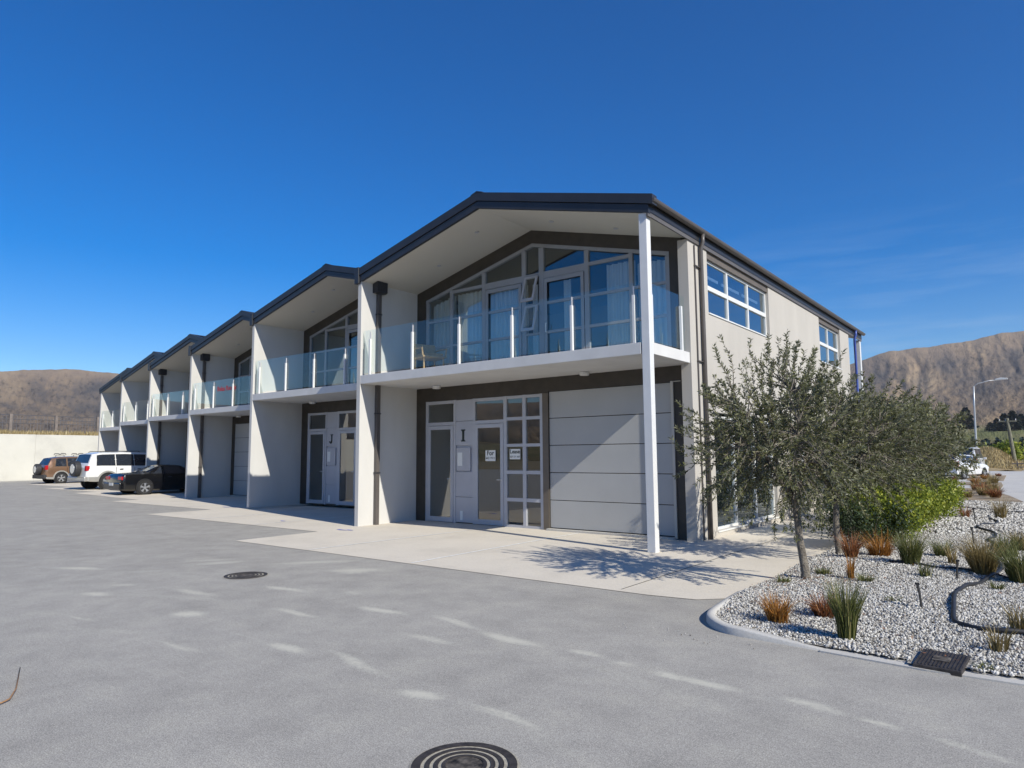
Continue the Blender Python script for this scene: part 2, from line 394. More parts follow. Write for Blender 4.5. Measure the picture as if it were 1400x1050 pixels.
# thin high cloud streaks low in the sky to the north-east
tc = N(wn, 'ShaderNodeTexCoord'); mp = N(wn, 'ShaderNodeMapping'); mp.inputs['Scale'].default_value = (1.6, 1.2, 16); mp.inputs['Rotation'].default_value = (.08, .05, 0)
wn.links.new(tc.outputs['Generated'], mp.inputs[0])
cn = N(wn, 'ShaderNodeTexNoise', Scale=2.6, Detail=7., Roughness=.6); wn.links.new(mp.outputs[0], cn.inputs['Vector'])
cr = ramp(wn, cn.outputs['Fac'], [(.46, (0, 0, 0)), (.78, (.33, .33, .33))])
sep = N(wn, 'ShaderNodeSeparateXYZ'); wn.links.new(tc.outputs['Generated'], sep.inputs[0])
zr = ramp(wn, sep.outputs['Z'], [(.0, (1, 1, 1)), (.18, (.8, .8, .8)), (.34, (0, 0, 0))])
yr = ramp(wn, sep.outputs['Y'], [(.80, (0, 0, 0)), (.96, (1, 1, 1))])
ma = N(wn, 'ShaderNodeMath', operation='MULTIPLY'); wn.links.new(cr.outputs[0], ma.inputs[0]); wn.links.new(zr.outputs[0], ma.inputs[1])
mb_ = N(wn, 'ShaderNodeMath', operation='MULTIPLY'); wn.links.new(ma.outputs[0], mb_.inputs[0]); wn.links.new(yr.outputs[0], mb_.inputs[1])
cc = mixc(wn, mb_.outputs[0], hs.outputs[0], (5.2, 6.6, 8.6))
wn.links.new(cc, bg.inputs[0]); bg.inputs[1].default_value = .092
scene.view_settings.view_transform = 'Standard'; scene.view_settings.look = 'None'; scene.view_settings.exposure = .18; scene.view_settings.gamma = 1
scene.cycles.max_bounces = 8; scene.cycles.transparent_max_bounces = 24; scene.cycles.diffuse_bounces = 3

# ------------------------------------------------------------------ ground, yard, hills
def gz(x, y=0):
    t = min(1, max(0, (-x-14)/9)); return .09*t*t*(3-2*t)
g = MB(); g.poly([(-400, -400, -.06), (400, -400, -.06), (400, 400, -.06), (-400, 400, -.06)])
structure('ground', g, 'ground')

def grid(xs, ys, zf):
    X, Y = np.meshgrid(xs, ys, indexing='ij'); Z = zf(X, Y)
    V = np.stack([X.ravel(), Y.ravel(), Z.ravel()], 1); nx, ny = len(xs), len(ys)
    i, j = np.meshgrid(np.arange(nx-1), np.arange(ny-1), indexing='ij'); a = (i*ny+j).ravel()
    return V, np.stack([a, a+ny, a+ny+1, a+1], 1), X, Y
xs = np.concatenate([np.linspace(-43.9, -14, 24), np.linspace(-13.4, -1, 20), np.arange(0, 14, .045), np.linspace(14.5, 45, 12)])
ys = np.concatenate([np.linspace(-45, -9.2, 14), np.arange(-9, -2.9, .045), np.linspace(-2.8, 24, 18)])
def gzv(X, Y=None):
    t = np.clip((-X-14)/9, 0, 1); return .09*t*t*(3-2*t)
V, F, X, Y = grid(xs, ys, lambda X, Y: gzv(X))
sand = np.zeros_like(X)
# tyre-carried sand: (x, y, length, width, angle, strength)
patches = [(1.39, -6.21, 0.4, 0.102, 24.9, 0.8), (0.82, -5.8, 0.24, 0.116, 41.9, 0.4), (3.69, -6.86, 0.21, 0.084, 13.3, 0.85), (3.36, -6.4, 0.17, 0.084, 29.6, 0.6), (2.48, -5.73, 0.36, 0.099, 46.5, 0.4), (3.42, -5.57, 0.28, 0.066, 18.2, 0.4), (4.92, -7.45, 0.23, 0.037, 6.6, 0.6), (2.24, -4.65, 0.37, 0.122, 57.3, 0.5), (2.62, -4.72, 0.44, 0.145, 60.3, 0.6), (5.63, -6.72, 0.17, 0.105, 19.8, 0.9), (4.54, -6.1, 0.41, 0.079, 5.8, 0.7), (5.25, -5.33, 0.34, 0.067, 5.4, 0.85), (6.75, -7.37, 0.34, 0.04, 3.2, 0.65), (6.48, -6.02, 0.35, 0.052, 0.7, 0.85), (6.16, -5.01, 0.21, 0.081, -4.8, 0.5), (7.54, -6.84, 0.23, 0.062, -2.3, 1.0), (6.76, -6.84, 0.58, 0.03, 1.0, 0.3), (8.26, -6.76, 0.32, 0.04, -14.5, 0.7), (8.36, -7.31, 0.09, 0.03, 5.7, 0.3), (3.76, -3.84, 0.77, 0.139, 50.3, 0.6), (5.0, -4.0, 0.3, 0.135, 70.9, 0.6), (3.67, -5.22, 0.76, 0.111, 23.3, 0.3), (4.88, -3.93, 0.38, 0.163, 44.7, 0.75), (7.11, -5.42, 0.31, 0.063, 3.9, 0.95), (8.07, -5.33, 0.35, 0.05, -11.9, 0.85), (8.32, -5.92, 0.3, 0.06, 3.2, 0.7), (8.88, -5.51, 0.32, 0.07, -4.2, 1.0), (8.36, -6.75, 0.44, 0.042, -12.8, 0.75), (9.26, -6.96, 0.16, 0.06, 5.8, 1.0), (9.97, -6.92, 0.32, 0.042, -7.2, 0.8), (9.64, -5.48, 0.16, 0.048, -6.0, 0.85), (10.02, -5.55, 0.1, 0.043, 2.3, 0.7), (10.08, -5.78, 0.29, 0.053, 9.2, 0.35), (10.1, -6.08, 0.25, 0.05, 22.8, 0.25), (10.44, -5.6, 0.12, 0.05, -9.9, 1.0), (10.72, -5.6, 0.24, 0.052, -0.2, 0.95), (11.12, -5.65, 0.14, 0.04, 16.0, 0.35), (11.39, -5.58, 0.16, 0.045, -9.8, 0.85), (11.52, -5.64, 0.14, 0.036, -9.4, 0.7), (11.82, -5.68, 0.13, 0.036, -15.2, 0.85), (12.2, -5.76, 0.12, 0.038, -12.9, 0.7), (12.38, -5.82, 0.12, 0.04, -19.4, 0.65), (11.14, -6.58, 0.2, 0.034, 5.0, 0.35)]
for (px, py, l, w, a, s) in patches:
    c, sn = math.cos(R(a)), math.sin(R(a)); u = (X-px)*c+(Y-py)*sn; v = -(X-px)*sn+(Y-py)*c
    v = v + .012*np.sin(u*9+px*3)
    sand = np.maximum(sand, s*np.exp(-(np.abs(u)/(l*1.15))**2.2-(np.abs(v)/(w*1.25))**1.8))
# faint arcs where tyres turned
for (cx_, cy_, rr, w, s) in [(8.3,-14.6,9.0,.14,.34),(8.7,-14.8,7.9,.12,.30),(5.2,-12.0,6.6,.12,.22),(7.0,3.2,10.6,.2,.16)]:
    d = np.abs(np.hypot(X-cx_, Y-cy_)-rr); sand = np.maximum(sand, s*np.exp(-(d/w)**2)*(.5+.5*np.sin(np.arctan2(Y-cy_, X-cx_)*9+cx_)))
yard = npmesh('asphalt_yard', V, F, 'asphalt', attrs={'sand': sand.ravel()}); tag(yard, kind='structure')

# concrete aprons, one stepped sheet
ap = MB()
def apron(x0, x1, y0, y1):
    n = max(1, int(abs(x1-x0)/1.5))
    for i in range(n):
        a, b = x0+(x1-x0)*i/n, x0+(x1-x0)*(i+1)/n
        ap.poly([(a, y0, gz(a)+.006), (b, y0, gz(b)+.006), (b, y1, gz(b)+.006), (a, y1, gz(a)+.006)])
apron(.26, 9.0, -3.1, 14.9)
ap.poly([(9.0, -3.1, .006), (9.55, -3.02, .006), (9.82, -2.75, .006), (9.82, 14.9, .006), (9.0, 14.9, .006)])
apron(-7.75, .26, -1.2, 5); apron(-15, -7.75, .75, 8); apron(-21.4, -15, 1.75, 8); apron(-28, -21.4, 2.7, 10); apron(-35.4, -28, 4.2, 12)
structure('concrete_apron', ap, 'concrete')
jl = MB()
def pline(a, b, w, z=.0105):
    a = Vector((*a, 0)); b = Vector((*b, 0)); d = (b-a).normalized(); n = Vector((-d.y, d.x, 0))*w/2
    jl.poly([(p.x, p.y, z+gz(p.x)) for p in (a-n, b-n, b+n, a+n)])
pline((2.55, -3.05), (2.84, 1.7), .05); pline((5.08, -3.05), (5.02, 1.7), .05); pline((-4.9, -1.15), (-4.7, 2.9), .05); pline((-2.3, -1.15), (-2.2, 2.9), .05)
pline((-12.2, .8), (-12.0, 4.6), .05); pline((-9.7, .8), (-9.6, 4.6), .05)
structure('bay_line', jl, 'line')
jj = MB()
for y in (3.9, 7.1, 10.3):
    jj.poly([(7.65, y, .0095), (9.8, y, .0095), (9.8, y+.012, .0095), (7.65, y+.012, .0095)])
jj.poly([(8.6, -3.0, .0095), (8.612, -3.0, .0095), (8.612, 14, .0095), (8.6, 14, .0095)])
structure('concrete_joint', jj, 'groove')
bm_ = MB()
for (x, y, l) in [(.44, -.69, .16), (.62, -.62, .1), (-8.3, 1.55, .2), (-7.9, 1.7, .12), (-2.51, -.2, .1)]:
    bm_.poly([(x-l, y-.03, .012), (x, y-.05, .012), (x+l, y-.02, .012), (x+l*.8, y+.03, .012), (x-.1*l, y+.02, .012), (x-l*.9, y+.04, .012)])
structure('blue_paint_mark', bm_, 'blue_mark')

# gravel bed with rounded kerb corner
kerb_path = [(9.83, -1.9), (9.86, -2.63), (9.90, -3.22), (9.97, -3.75), (10.13, -4.05), (10.36, -4.22), (10.76, -4.27), (11.2, -4.30)]
def smooth_path(pts, n=6):
    out = []; P = [Vector((*p, 0)) for p in pts]
    for i in range(len(P)-1):
        p0, p1, p2, p3 = P[max(i-1, 0)], P[i], P[i+1], P[min(i+2, len(P)-1)]
        for k in range(n):
            t = k/n; out.append(.5*((2*p1)+(-p0+p2)*t+(2*p0-5*p1+4*p2-p3)*t*t+(-p0+3*p1-3*p2+p3)*t**3))
    out.append(P[-1]); return [(p.x, p.y) for p in out]
kp = smooth_path(kerb_path)
kb = MB(); prof = [(-.004, -.03), (.0, .056), (.010, .068), (.080, .071), (.092, .02)]
ring = []
for i, (x, y) in enumerate(kp):
    a = Vector(kp[max(i-1, 0)]); b = Vector(kp[min(i+1, len(kp)-1)]); d = (b-a).normalized(); n = Vector((-d.y, d.x))
    fade = min(1, (len(kp)-1-i)/10*.9+.12); fade2 = min(1, i/6*.9+.1)
    ring.append([(x+n.x*o, y+n.y*o, z*min(fade, fade2) if z > 0 else z) for o, z in prof])
for i in range(len(ring)-1):
    for k in range(len(prof)-1):
        kb.poly([ring[i][k], ring[i+1][k], ring[i+1][k+1], ring[i][k+1]])
structure('kerb', kb, 'kerb', smooth=True)
ed = MB()
ex_ = [(11.15, -4.30), (11.9, -4.36), (12.6, -4.33), (13.3, -4.28), (14.7, -4.14)]
for (a, b) in zip(ex_[:-1], ex_[1:]): ed.prism([(a[0], a[1]-.03), (b[0], b[1]-.03), (b[0], b[1]+.16), (a[0], a[1]+.16)], -.03, .013, 'z')
structure('edging_strip', ed, 'kerb')
bed_outline = [(kp[i][0]+.06, kp[i][1]+.06) for i in range(0, len(kp), 2)] + [(11.3, -4.24), (11.9, -4.30), (13.2, -4.22), (14.6, -4.1), (14.6, 15.6), (9.84, 15.6)]
def inside(px, py, poly):
    r = np.zeros(px.shape, bool); n = len(poly)
    for i in range(n):
        x0, y0 = poly[i]; x1, y1 = poly[(i+1) % n]
        c = ((y0 > py) != (y1 > py)) & (px < (x1-x0)*(py-y0)/(y1-y0+1e-12)+x0); r ^= c
    return r
def bedz(X, Y):
    e = np.clip((Y+4.3)/1.3, 0, 1)
    return .028+.045*e+.018*np.sin(X*1.9+Y*.8)*e+.014*np.sin(Y*2.3-X*1.1)*e
xs = np.linspace(9.84, 14.6, 70); ys = np.linspace(-4.34, 15.6, 200)
V, F, X, Y = grid(xs, ys, bedz)
cx_ = V[F].mean(1); F = F[inside(cx_[:, 0], cx_[:, 1], bed_outline)]
tag(npmesh('gravel_base', V, F, 'gravel_base', smooth=True), kind='structure')
rng = np.random.default_rng(3)
phi = (1+5**.5)/2
ico_v = np.array([(-1,phi,0),(1,phi,0),(-1,-phi,0),(1,-phi,0),(0,-1,phi),(0,1,phi),(0,-1,-phi),(0,1,-phi),(phi,0,-1),(phi,0,1),(-phi,0,-1),(-phi,0,1)])/math.sqrt(1+phi*phi)
ico_f = np.array([(0,11,5),(0,5,1),(0,1,7),(0,7,10),(0,10,11),(1,5,9),(5,11,4),(11,10,2),(10,7,6),(7,1,8),(3,9,4),(3,4,2),(3,2,6),(3,6,8),(3,8,9),(4,9,5),(2,4,11),(6,2,10),(8,6,7),(9,8,1)])
def pebbles(P, size, name, label=None):
    n = len(P)
    sc = size[:, None]*rng.uniform(.6, 1.25, (n, 3))*np.array([1, 1, .62])
    v = ico_v[None]*rng.uniform(.72, 1.15, (n, 12, 1))*sc[:, None]
    q = rng.normal(size=(n, 4)); q /= np.linalg.norm(q, axis=1)[:, None]; w, x, y, z = q.T
    Rm = np.stack([1-2*(y*y+z*z), 2*(x*y-w*z), 2*(x*z+w*y), 2*(x*y+w*z), 1-2*(x*x+z*z), 2*(y*z-w*x), 2*(x*z-w*y), 2*(y*z+w*x), 1-2*(x*x+y*y)], 1).reshape(n, 3, 3)
    v = np.einsum('nij,nkj->nki', Rm, v)+P[:, None]
    f = ico_f[None]+(np.arange(n)*12)[:, None, None]
    rn = np.repeat(np.clip(rng.beta(1.5, 1.35, n), 0, 1), 12)
    return npmesh(name, v.reshape(-1, 3), f.reshape(-1, 3), 'pebble', attrs={'rnd': rn})
def scatter(n, x0, x1, y0, y1):
    p = np.stack([rng.uniform(x0, x1, n), rng.uniform(y0, y1, n)], 1); p = p[inside(p[:, 0], p[:, 1], bed_outline)]
    z = bedz(p[:, 0], p[:, 1])+rng.uniform(0, .012, len(p)); return np.column_stack([p, z])
PA = scatter(40000, 9.9, 13.0, -4.35, 0); PB = scatter(28000, 9.9, 13.0, 0, 5); PC = scatter(11000, 9.9, 13.4, 5, 15.5)
allp = np.vstack([PA, PB, PC]); sz = np.concatenate([rng.uniform(.006, .018, len(PA)), rng.uniform(.009, .021, len(PB)), rng.uniform(.022, .045, len(PC))])
stray = np.array([(x, y, .008) for x, y in zip(np.concatenate([rng.normal(10.2, .35, 22), rng.uniform(9.2, 12.4, 25)]), np.concatenate([rng.normal(-4.45, .14, 22), -4.45+rng.normal(0, .12, 25)])) if y < -4.3 or x < 9.8])
okl = ~((np.abs(allp[:, 0]-11.98) < .19) & (np.abs(allp[:, 1]+4.19) < .22)); allp = allp[okl]; sz = sz[okl]
allp = np.vstack([allp, stray]); sz = np.concatenate([sz, rng.uniform(.003, .009, len(stray))])
tag(pebbles(allp, sz, 'gravel'), kind='stuff', label='white and grey angular gravel filling the kerbed planting bed', cat='gravel')
# fallen leaves on the gravel under the trees
def quads_leaves(P, D, Nn, L, Wd, name, mat, parent=None, fold=.0, rnd=None, kind=None):
    # diamond leaves: base P, direction D, side axis from Nn
    S = np.cross(D, Nn); S /= np.linalg.norm(S, axis=1)[:, None]+1e-9; L = L[:, None]; Wd = Wd[:, None]
    a = P; b = P+D*L*.45+S*Wd*.5+Nn*fold*Wd; c = P+D*L; d = P+D*L*.45-S*Wd*.5+Nn*fold*Wd
    v = np.stack([a, b, c, d], 1); n = len(P)
    f = np.arange(n*4).reshape(n, 4)
    rn = np.repeat(rng.random(n) if rnd is None else rnd, 4)
    return npmesh(name, v.reshape(-1, 3), f, mat, parent, attrs={'rnd': rn})
def unit(v): return v/(np.linalg.norm(v, axis=-1, keepdims=True)+1e-9)
n = 700; px = rng.normal(0, 1, n); P = np.column_stack([10.35+.35*px, -1.2+rng.normal(0, .7, n)*1.0, np.zeros(n)]); P[:, 2] = bedz(P[:, 0], P[:, 1])+.03
P2 = np.column_stack([rng.uniform(9.95, 12.6, 900), rng.uniform(-4.2, 8, 900), np.zeros(900)]); P2[:, 2] = bedz(P2[:, 0], P2[:, 1])+.028
P = np.vstack([P, P2]); P = P[inside(P[:, 0], P[:, 1], bed_outline)]; n = len(P)
D = unit(np.column_stack([rng.normal(size=(n, 2)), rng.normal(size=n)*.2]))
tag(quads_leaves(P, D, unit(np.column_stack([rng.normal(size=(n, 2))*.3, np.ones(n)])), rng.uniform(.02, .05, n), rng.uniform(.006, .016, n), 'leaf_litter', 'litter'), 'brown fallen leaves scattered over the white gravel', 'leaf litter', kind='stuff')

# beyond the gravel: crossing drive, dry planting strips, parking, street
bz = MB()
for poly in ([(8.4, 17.2), (12.0, 16.95), (11.5, 20.6), (8.6, 20.6)], [(8.2, 22.6), (11.1, 22.6), (11.0, 26.2), (8.4, 26.2)], [(10.05, 20.6), (11.5, 20.6), (11.1, 22.6), (10.2, 22.6)], [(7.6, 29.5), (10.95, 29.5), (10.7, 33.8), (7.6, 33.8)], [(10.0, 26.2), (11.0, 26.2), (10.95, 29.5), (10.05, 29.5)], [(9.0, 36), (10.7, 36), (10.4, 47), (8.4, 47)]):
    bz.prism([(x, y) for x, y in poly], -.02, .022, 'z')
structure('planting_strip', bz, 'bed_soil')
pk = MB(); pk.poly([(-2, 15.7, .006), (9.84, 15.7, .006), (14.6, 15.7, .006), (12.6, 60, .006), (-2, 60, .006)])
structure('parking_pavement', pk, 'kerb')
st = MB(); st.poly([(14.6, 15.7, -.001), (30, 10, -.001), (40, 110, -.001), (10.9, 110, -.001), (10.9, 47, -.001), (11.9, 26, -.001)])
structure('street', st, 'asphalt')

# hills: polar height field round the whole place
pk_az = [-180, -150, -120, -100, -75, -73, -71.3, -68.6, -62, -50, -35, -20, -12, -10.5, -8.8, -7.15, -4.9, -3.6, -2.95, -1.9, -.7, 3, 8, 20, 40, 70, 100, 130, 160, 180]
pk_el = [4.4, 4.6, 4.0, 5.2, 5.91, 6.15, 6.31, 6.2, 5.6, 5.0, 5.2, 6.0, 6.5, 6.95, 7.45, 7.52, 7.69, 7.76, 7.95, 8.14, 8.1, 8.3, 7.5, 6.0, 4.5, 3.6, 3.0, 3.4, 4.4, 4.6]
azs = np.concatenate([np.arange(-180, -78, 1.2), np.arange(-78, -64, .12), np.arange(-64, -16, .8), np.arange(-16, 6, .10), np.arange(6, 180.1, 1.2)])
rs = np.concatenate([np.geomspace(170, 700, 26), np.geomspace(740, 3300, 100), [3450]])
AZ, RR = np.meshgrid(azs, rs, indexing='ij')
PK = np.interp(AZ, pk_az, pk_el)
fr = np.interp(RR, [170, 260, 420, 800, 1300, 1800, 2400, 3000, 3300, 3450], [-.075, .0, .09, .25, .40, .58, .80, 1.0, .96, .90])
gul = np.zeros_like(AZ); amp = np.zeros_like(AZ)
for i in range(AZ.shape[0]):
    for j in range(AZ.shape[1]):
        r = RR[i, j]
        if r < 500: continue
        a = AZ[i, j]; u = math.log(r)*6
        w = mnoise.noise(Vector((a*.22+5, u*.35, 1.3)))*1.3
        g1 = 1-abs(mnoise.noise(Vector((a*.30+w*1.4+u*.16, u*.22, 3.1))))*2.0
        g2 = 1-abs(mnoise.noise(Vector((a*.85+w*2.2-u*.25, u*.55, 7.7))))*2.2
        g3 = mnoise.fractal(Vector((a*3.1, u*2.2, 2.)), .8, 2.1, 3)
        gul[i, j] = max(0, g1)*.7+max(0, g2)*.35; amp[i, j] = max(0, g1)**1.5*.045+max(0, g2)**1.5*.008+g3*.010
k = np.clip((RR-500)/700, 0, 1)*np.clip((3050-RR)/500, .0, 1)
th = PK*(fr-amp*k*1.15)
top = np.clip((fr-.55)/.45, 0, 1)
fine = np.array([[mnoise.fractal(Vector((a*.9, 0, 9)), 1., 2., 4)*.07] for a in azs])
th = th+fine*np.clip((RR-2000)/1000, 0, 1)
Z = np.tan(np.radians(th))*RR+CZ
Z[:, 0] = -1.0
Xh = CX+np.sin(np.radians(AZ))*RR; Yh = CY+np.cos(np.radians(AZ))*RR
V = np.stack([Xh.ravel(), Yh.ravel(), Z.ravel()], 1); na, nr = AZ.shape
i, j = np.meshgrid(np.arange(na-1), np.arange(nr-1), indexing='ij'); a = (i*nr+j).ravel(); F = np.stack([a, a+nr, a+nr+1, a+1], 1)
field = np.clip((.27-fr)/.05, 0, 1)
HU = np.radians(AZ)*3000; HV = np.radians(th)*3000
hills = npmesh('hills', V, F, 'hill', attrs={'gully': np.clip(gul*k-.45, 0, 1).ravel(), 'top': top.ravel(), 'field': field.ravel(), 'hu': HU.ravel(), 'hv': HV.ravel()}, smooth=True); tag(hills, kind='structure')
def hill_point(az, r):
    th = np.interp(az, pk_az, pk_el)*np.interp(r, [170, 260, 420, 800, 1300, 1800, 2400, 3000], [-.075, .0, .09, .25, .40, .58, .80, 1.0])
    return Vector((CX+math.sin(R(az))*r, CY+math.cos(R(az))*r, CZ+math.tan(R(th))*r))

# ------------------------------------------------------------------ the terrace units
T, D_, DP = .12, 1.836, 1.648
ZS0, ZS1 = 3.294, 3.494
SL = .255; RX = 3.79
def zb(x): return 6.70-SL*abs(x-RX)         # roof underside
def zt(x): return 6.985-SL*abs(x-RX)        # roof top
LEN = 17.0
unit_objs = {}
def build_unit(key, ox, oy, oz, W, label, end=False, pipe=False, mirror=False, letter=None, detail=True, blind=False):
    u = thing('terrace_unit', label, 'building', (ox, oy, oz), 0, 'terrace units of the two storey block')
    unit_objs[key] = u
    xr = W if end else W+.0
    # wing wall on the left, full depth, top follows the roof
    w = MB(); w.prism([(0, -.03), (T, -.03), (T, zb(T)+.0), (0, zb(0))], 0, LEN-2.2, 'y')
    w.build('wing_wall', 'render_cream', u)
    # roof
    xe = W+.06 if end else W-.03
    x0 = -.02 if key != 'N' else -.16
    r = MB(); r.prism([(x0, zb(x0)+.012), (RX, zb(RX)+.012), (xe, zb(xe)+.012), (xe, zt(xe)-.02), (RX, zt(RX)-.02), (x0, zt(x0)-.02)], .04, LEN, 'y')
    ro = r.build('roof', 'dark_metal', u)
    rib = MB(); k = .2
    while k < LEN-.2:
        rib.prism([(x0+.05, zt(x0+.05)-.02), (RX, zt(RX)-.02), (RX, zt(RX)+.018), (x0+.05, zt(x0+.05)+.018)], k, k+.05, 'y')
        rib.prism([(RX, zt(RX)-.02), (xe-.02, zt(xe-.02)-.02), (xe-.02, zt(xe-.02)+.018), (RX, zt(RX)+.018)], k, k+.05, 'y'); k += .4
    rib.build('roof_ribs', 'dark_metal', ro)
    # barge: upper cap and lower board
    def band(d0, d1, y0, y1, xa, xb):
        b = MB(); b.prism([(xa, zt(xa)-d1), (RX, zt(RX)-d1), (RX, zt(RX)-d0), (xa, zt(xa)-d0)], y0, y1, 'y')
        b.prism([(RX, zt(RX)-d1), (xb, zt(xb)-d1), (xb, zt(xb)-d0), (RX, zt(RX)-d0)], y0, y1, 'y'); return b
    bg_ = band(-.03, .145, -.055, .12, x0-.01, xe+(.09 if end else 0)).build('barge_board', 'dark_metal', u)
    band(.158, .30, -.03, .039, x0-.01, xe+(.0 if end else 0)).build('barge_board', 'dark_metal', u)
    rc = MB(); rc.prism([(RX-.16, zt(RX-.16)+.03), (RX, zt(RX)+.035), (RX+.16, zt(RX+.16)+.03), (RX+.16, zt(RX+.16)+.045), (RX, zt(RX)+.055), (RX-.16, zt(RX-.16)+.045)], -.06, LEN, 'y'); rc.build('ridge_cap', 'dark_metal', u)
    # soffit lining under the overhang
    s = MB(); xs_ = W-.0 if not end else W+.02
    s.poly([(T, .045, zb(T)), (RX, .045, zb(RX)), (RX, D_, zb(RX)), (T, D_, zb(T))]); s.poly([(RX, .045, zb(RX)), (xs_, .045, zb(xs_)), (xs_, D_, zb(xs_)), (RX, D_, zb(RX))])
    s.build('soffit', 'soffit', u)
    for (lx, ly) in ((1.55, 1.15), (3.1, .75), (5.0, .9), (6.3, 1.25)):
        d = MB(); c = [(lx+.05*math.cos(t*PI/6), ly+.05*math.sin(t*PI/6)) for t in range(12)]
        zz = zb(lx)-.012; d.prism(c, zz-.006, zz+.03, 'z'); d.build('downlight', 'alu', u)
    # valley box
    if key != 'N':
        v = MB(); v.box(-.06, .085, -.075, .06, zb(0)-.04, zt(0)+.075); v.build('valley_box', 'dark_metal', u, bevel=.008)
    # balcony slab
    b = MB()
    if end:
        b.prism([(T, .004), (W-.17, .004), (W-.17, .156), (W-.004, .156), (W-.004, DP-.002), (W-.2, DP-.002), (W-.2, D_-.002), (T, D_-.002)], ZS0, ZS1, 'z')
    else: b.box(T, W-.004, .004, D_-.002, ZS0, ZS1)
    b.build('balcony_slab', 'slab', u, bevel=.006)
    # facade wall: lower part with openings
    eL = (.44, 4.05, -.03, 2.955); gD = (4.205, 7.09, -.03, 2.985)
    Wd = W-.2 if end else W
    if mirror: eL = (Wd-4.05, Wd-.44, -.03, 2.955); gD = (Wd-7.0, Wd-4.205, -.03, 2.985)
    gD = (gD[0], min(gD[1], Wd-.06), gD[2], gD[3])
    f = MB(); f.wall((T, Wd), (-.03, ZS0-.001), [eL, gD], D_, D_+.16, 'y')
    f.build('facade_cladding', 'dark_clad', u)
    # bronze jamb between entrance and garage
    xj = 4.05 if not mirror else Wd-4.205
    jb = MB(); jb.box(xj+.002, xj+.153, D_-.012, D_-.001, 0, 2.955); jb.build('jamb', 'brown_jamb', u)
    # slab level strip and gable cladding
    zf = lambda x: 6.395-.25*abs(x-3.8)
    xl, xr2 = .43, min(7.13, Wd-.12)
    h = MB()
    h.box(T, Wd, D_, D_+.16, ZS0+.0, ZS1+.002)
    h.prism([(T, ZS1+.002), (xl, ZS1+.002), (xl, zf(xl)), (T, zb(T))], D_, D_+.16, 'y')
    h.prism([(xr2, ZS1+.002), (Wd, ZS1+.002), (Wd, zb(Wd)), (xr2, zf(xr2))], D_, D_+.16, 'y')
    h.prism([(T, zb(T)), (xl, zf(xl)), (3.8, zf(3.8)), (RX, zb(RX))], D_, D_+.16, 'y')
    h.prism([(RX, zb(RX)), (3.8, zf(3.8)), (xr2, zf(xr2)), (Wd, zb(Wd))], D_, D_+.16, 'y')
    h.build('gable_cladding', 'dark_clad', u)
    # upper window wall
    y0, y1 = D_+.015, D_+.085
    fr = MB(); XM = [(xl, xl+.09), (1.25, 1.35), (2.30, 2.41), (3.50, 3.61), (3.98, 4.11), (5.175, 5.28), (6.235, 6.32), (xr2-.09, xr2)]
    XM = [m for m in XM if m[1] < xr2+.001]
    zT0, zT1 = 5.615, 5.685
    def ztop_(x): return zf(x)-.07
    for i, (a, c) in enumerate(XM):
        m = (a+c)/2; zhi = min(ztop_(a), ztop_(c))+.005
        fr.box(a, c, y0, y1, ZS1+.002, zhi)
    # head following the gable
    for (a, c) in ((xl, 3.8), (3.8, xr2)):
        fr.prism([(a, zf(a)-.075), (c, zf(c)-.075), (c, zf(c)), (a, zf(a))], y0-.004, y1+.004, 'y')
    fr.box(1.35, 2.30, y0+.003, y1-.003, zT0, zT1); fr.box(2.41, 3.50, y0+.003, y1-.003, zT0-.08, zT1)
    if xr2 > 6.2: fr.box(5.28, 6.235, y0+.003, y1-.003, zT0, zT1)
    fr.box(4.11, 5.175, y0+.003, y1-.003, zT0-.09, zT1); fr.box(3.61, 3.98, y0+.003, y1-.003, zT0, zT1)
    for i in range(len(XM)-1):
        a, c = XM[i][1], XM[i+1][0]
        fr.box(a, c, y0+.003, y1-.003, ZS1+.002, ZS1+.075)
        if i == 3: 
            fr.box(a, c, y0+.003, y1-.003, 4.95, 5.0); fr.box(a, c, y0+.003, y1-.003, 4.28, 4.33); continue
        fr.box(a, c, y0+.003, y1-.003, 4.94, 4.995); fr.box(a, c, y0+.003, y1-.003, 4.28, 4.335)
    ufr = fr.build('upper_window_frame', 'alu_shaded', u)
    # door leaf frame between M4 and M5 and M2-M3
    for (a, c) in ((4.125, 5.16), (2.425, 3.485)):
        dl = MB(); dl.box(a, a+.075, y0-.012, y0-.001, ZS1+.08, zT0-.1); dl.box(c-.075, c, y0-.012, y0-.001, ZS1+.08, zT0-.1); dl.box(a+.076, c-.076, y0-.012, y0-.001, zT0-.19, zT0-.1); dl.box(a+.076, c-.076, y0-.012, y0-.001, ZS1+.08, ZS1+.19)
        dl.build('door_leaf', 'alu_shaded', ufr)
    hd = MB(); hd.tube([(4.2, y0-.03, 4.5), (4.2, y0-.07, 4.5), (4.2, y0-.07, 4.3), (4.2, y0-.03, 4.3)], .012, 6); hd.build('handle', 'alu_white', ufr)
    gl = MB(); yg = D_+.055
    gl.poly([(xl+.05, yg, ZS1+.03), (3.61, yg, ZS1+.03), (3.61, yg, zf(3.61)-.03), (xl+.05, yg, zf(xl+.05)-.03)])
    gl.poly([(3.61, yg, ZS1+.03), (3.98, yg, ZS1+.03), (3.98, yg, 4.3), (3.61, yg, 4.3)])
    gl.poly([(3.61, yg, 5.65), (3.98, yg, 5.65), (3.98, yg, zf(3.98)-.03), (3.8, yg, zf(3.8)-.03), (3.61, yg, zf(3.61)-.03)])
    gl.poly([(3.98, yg, ZS1+.03), (xr2-.05, yg, ZS1+.03), (xr2-.05, yg, zf(xr2-.05)-.03), (3.98, yg, zf(3.98)-.03)])
    gl.build('upper_window_glass', 'glass', u)
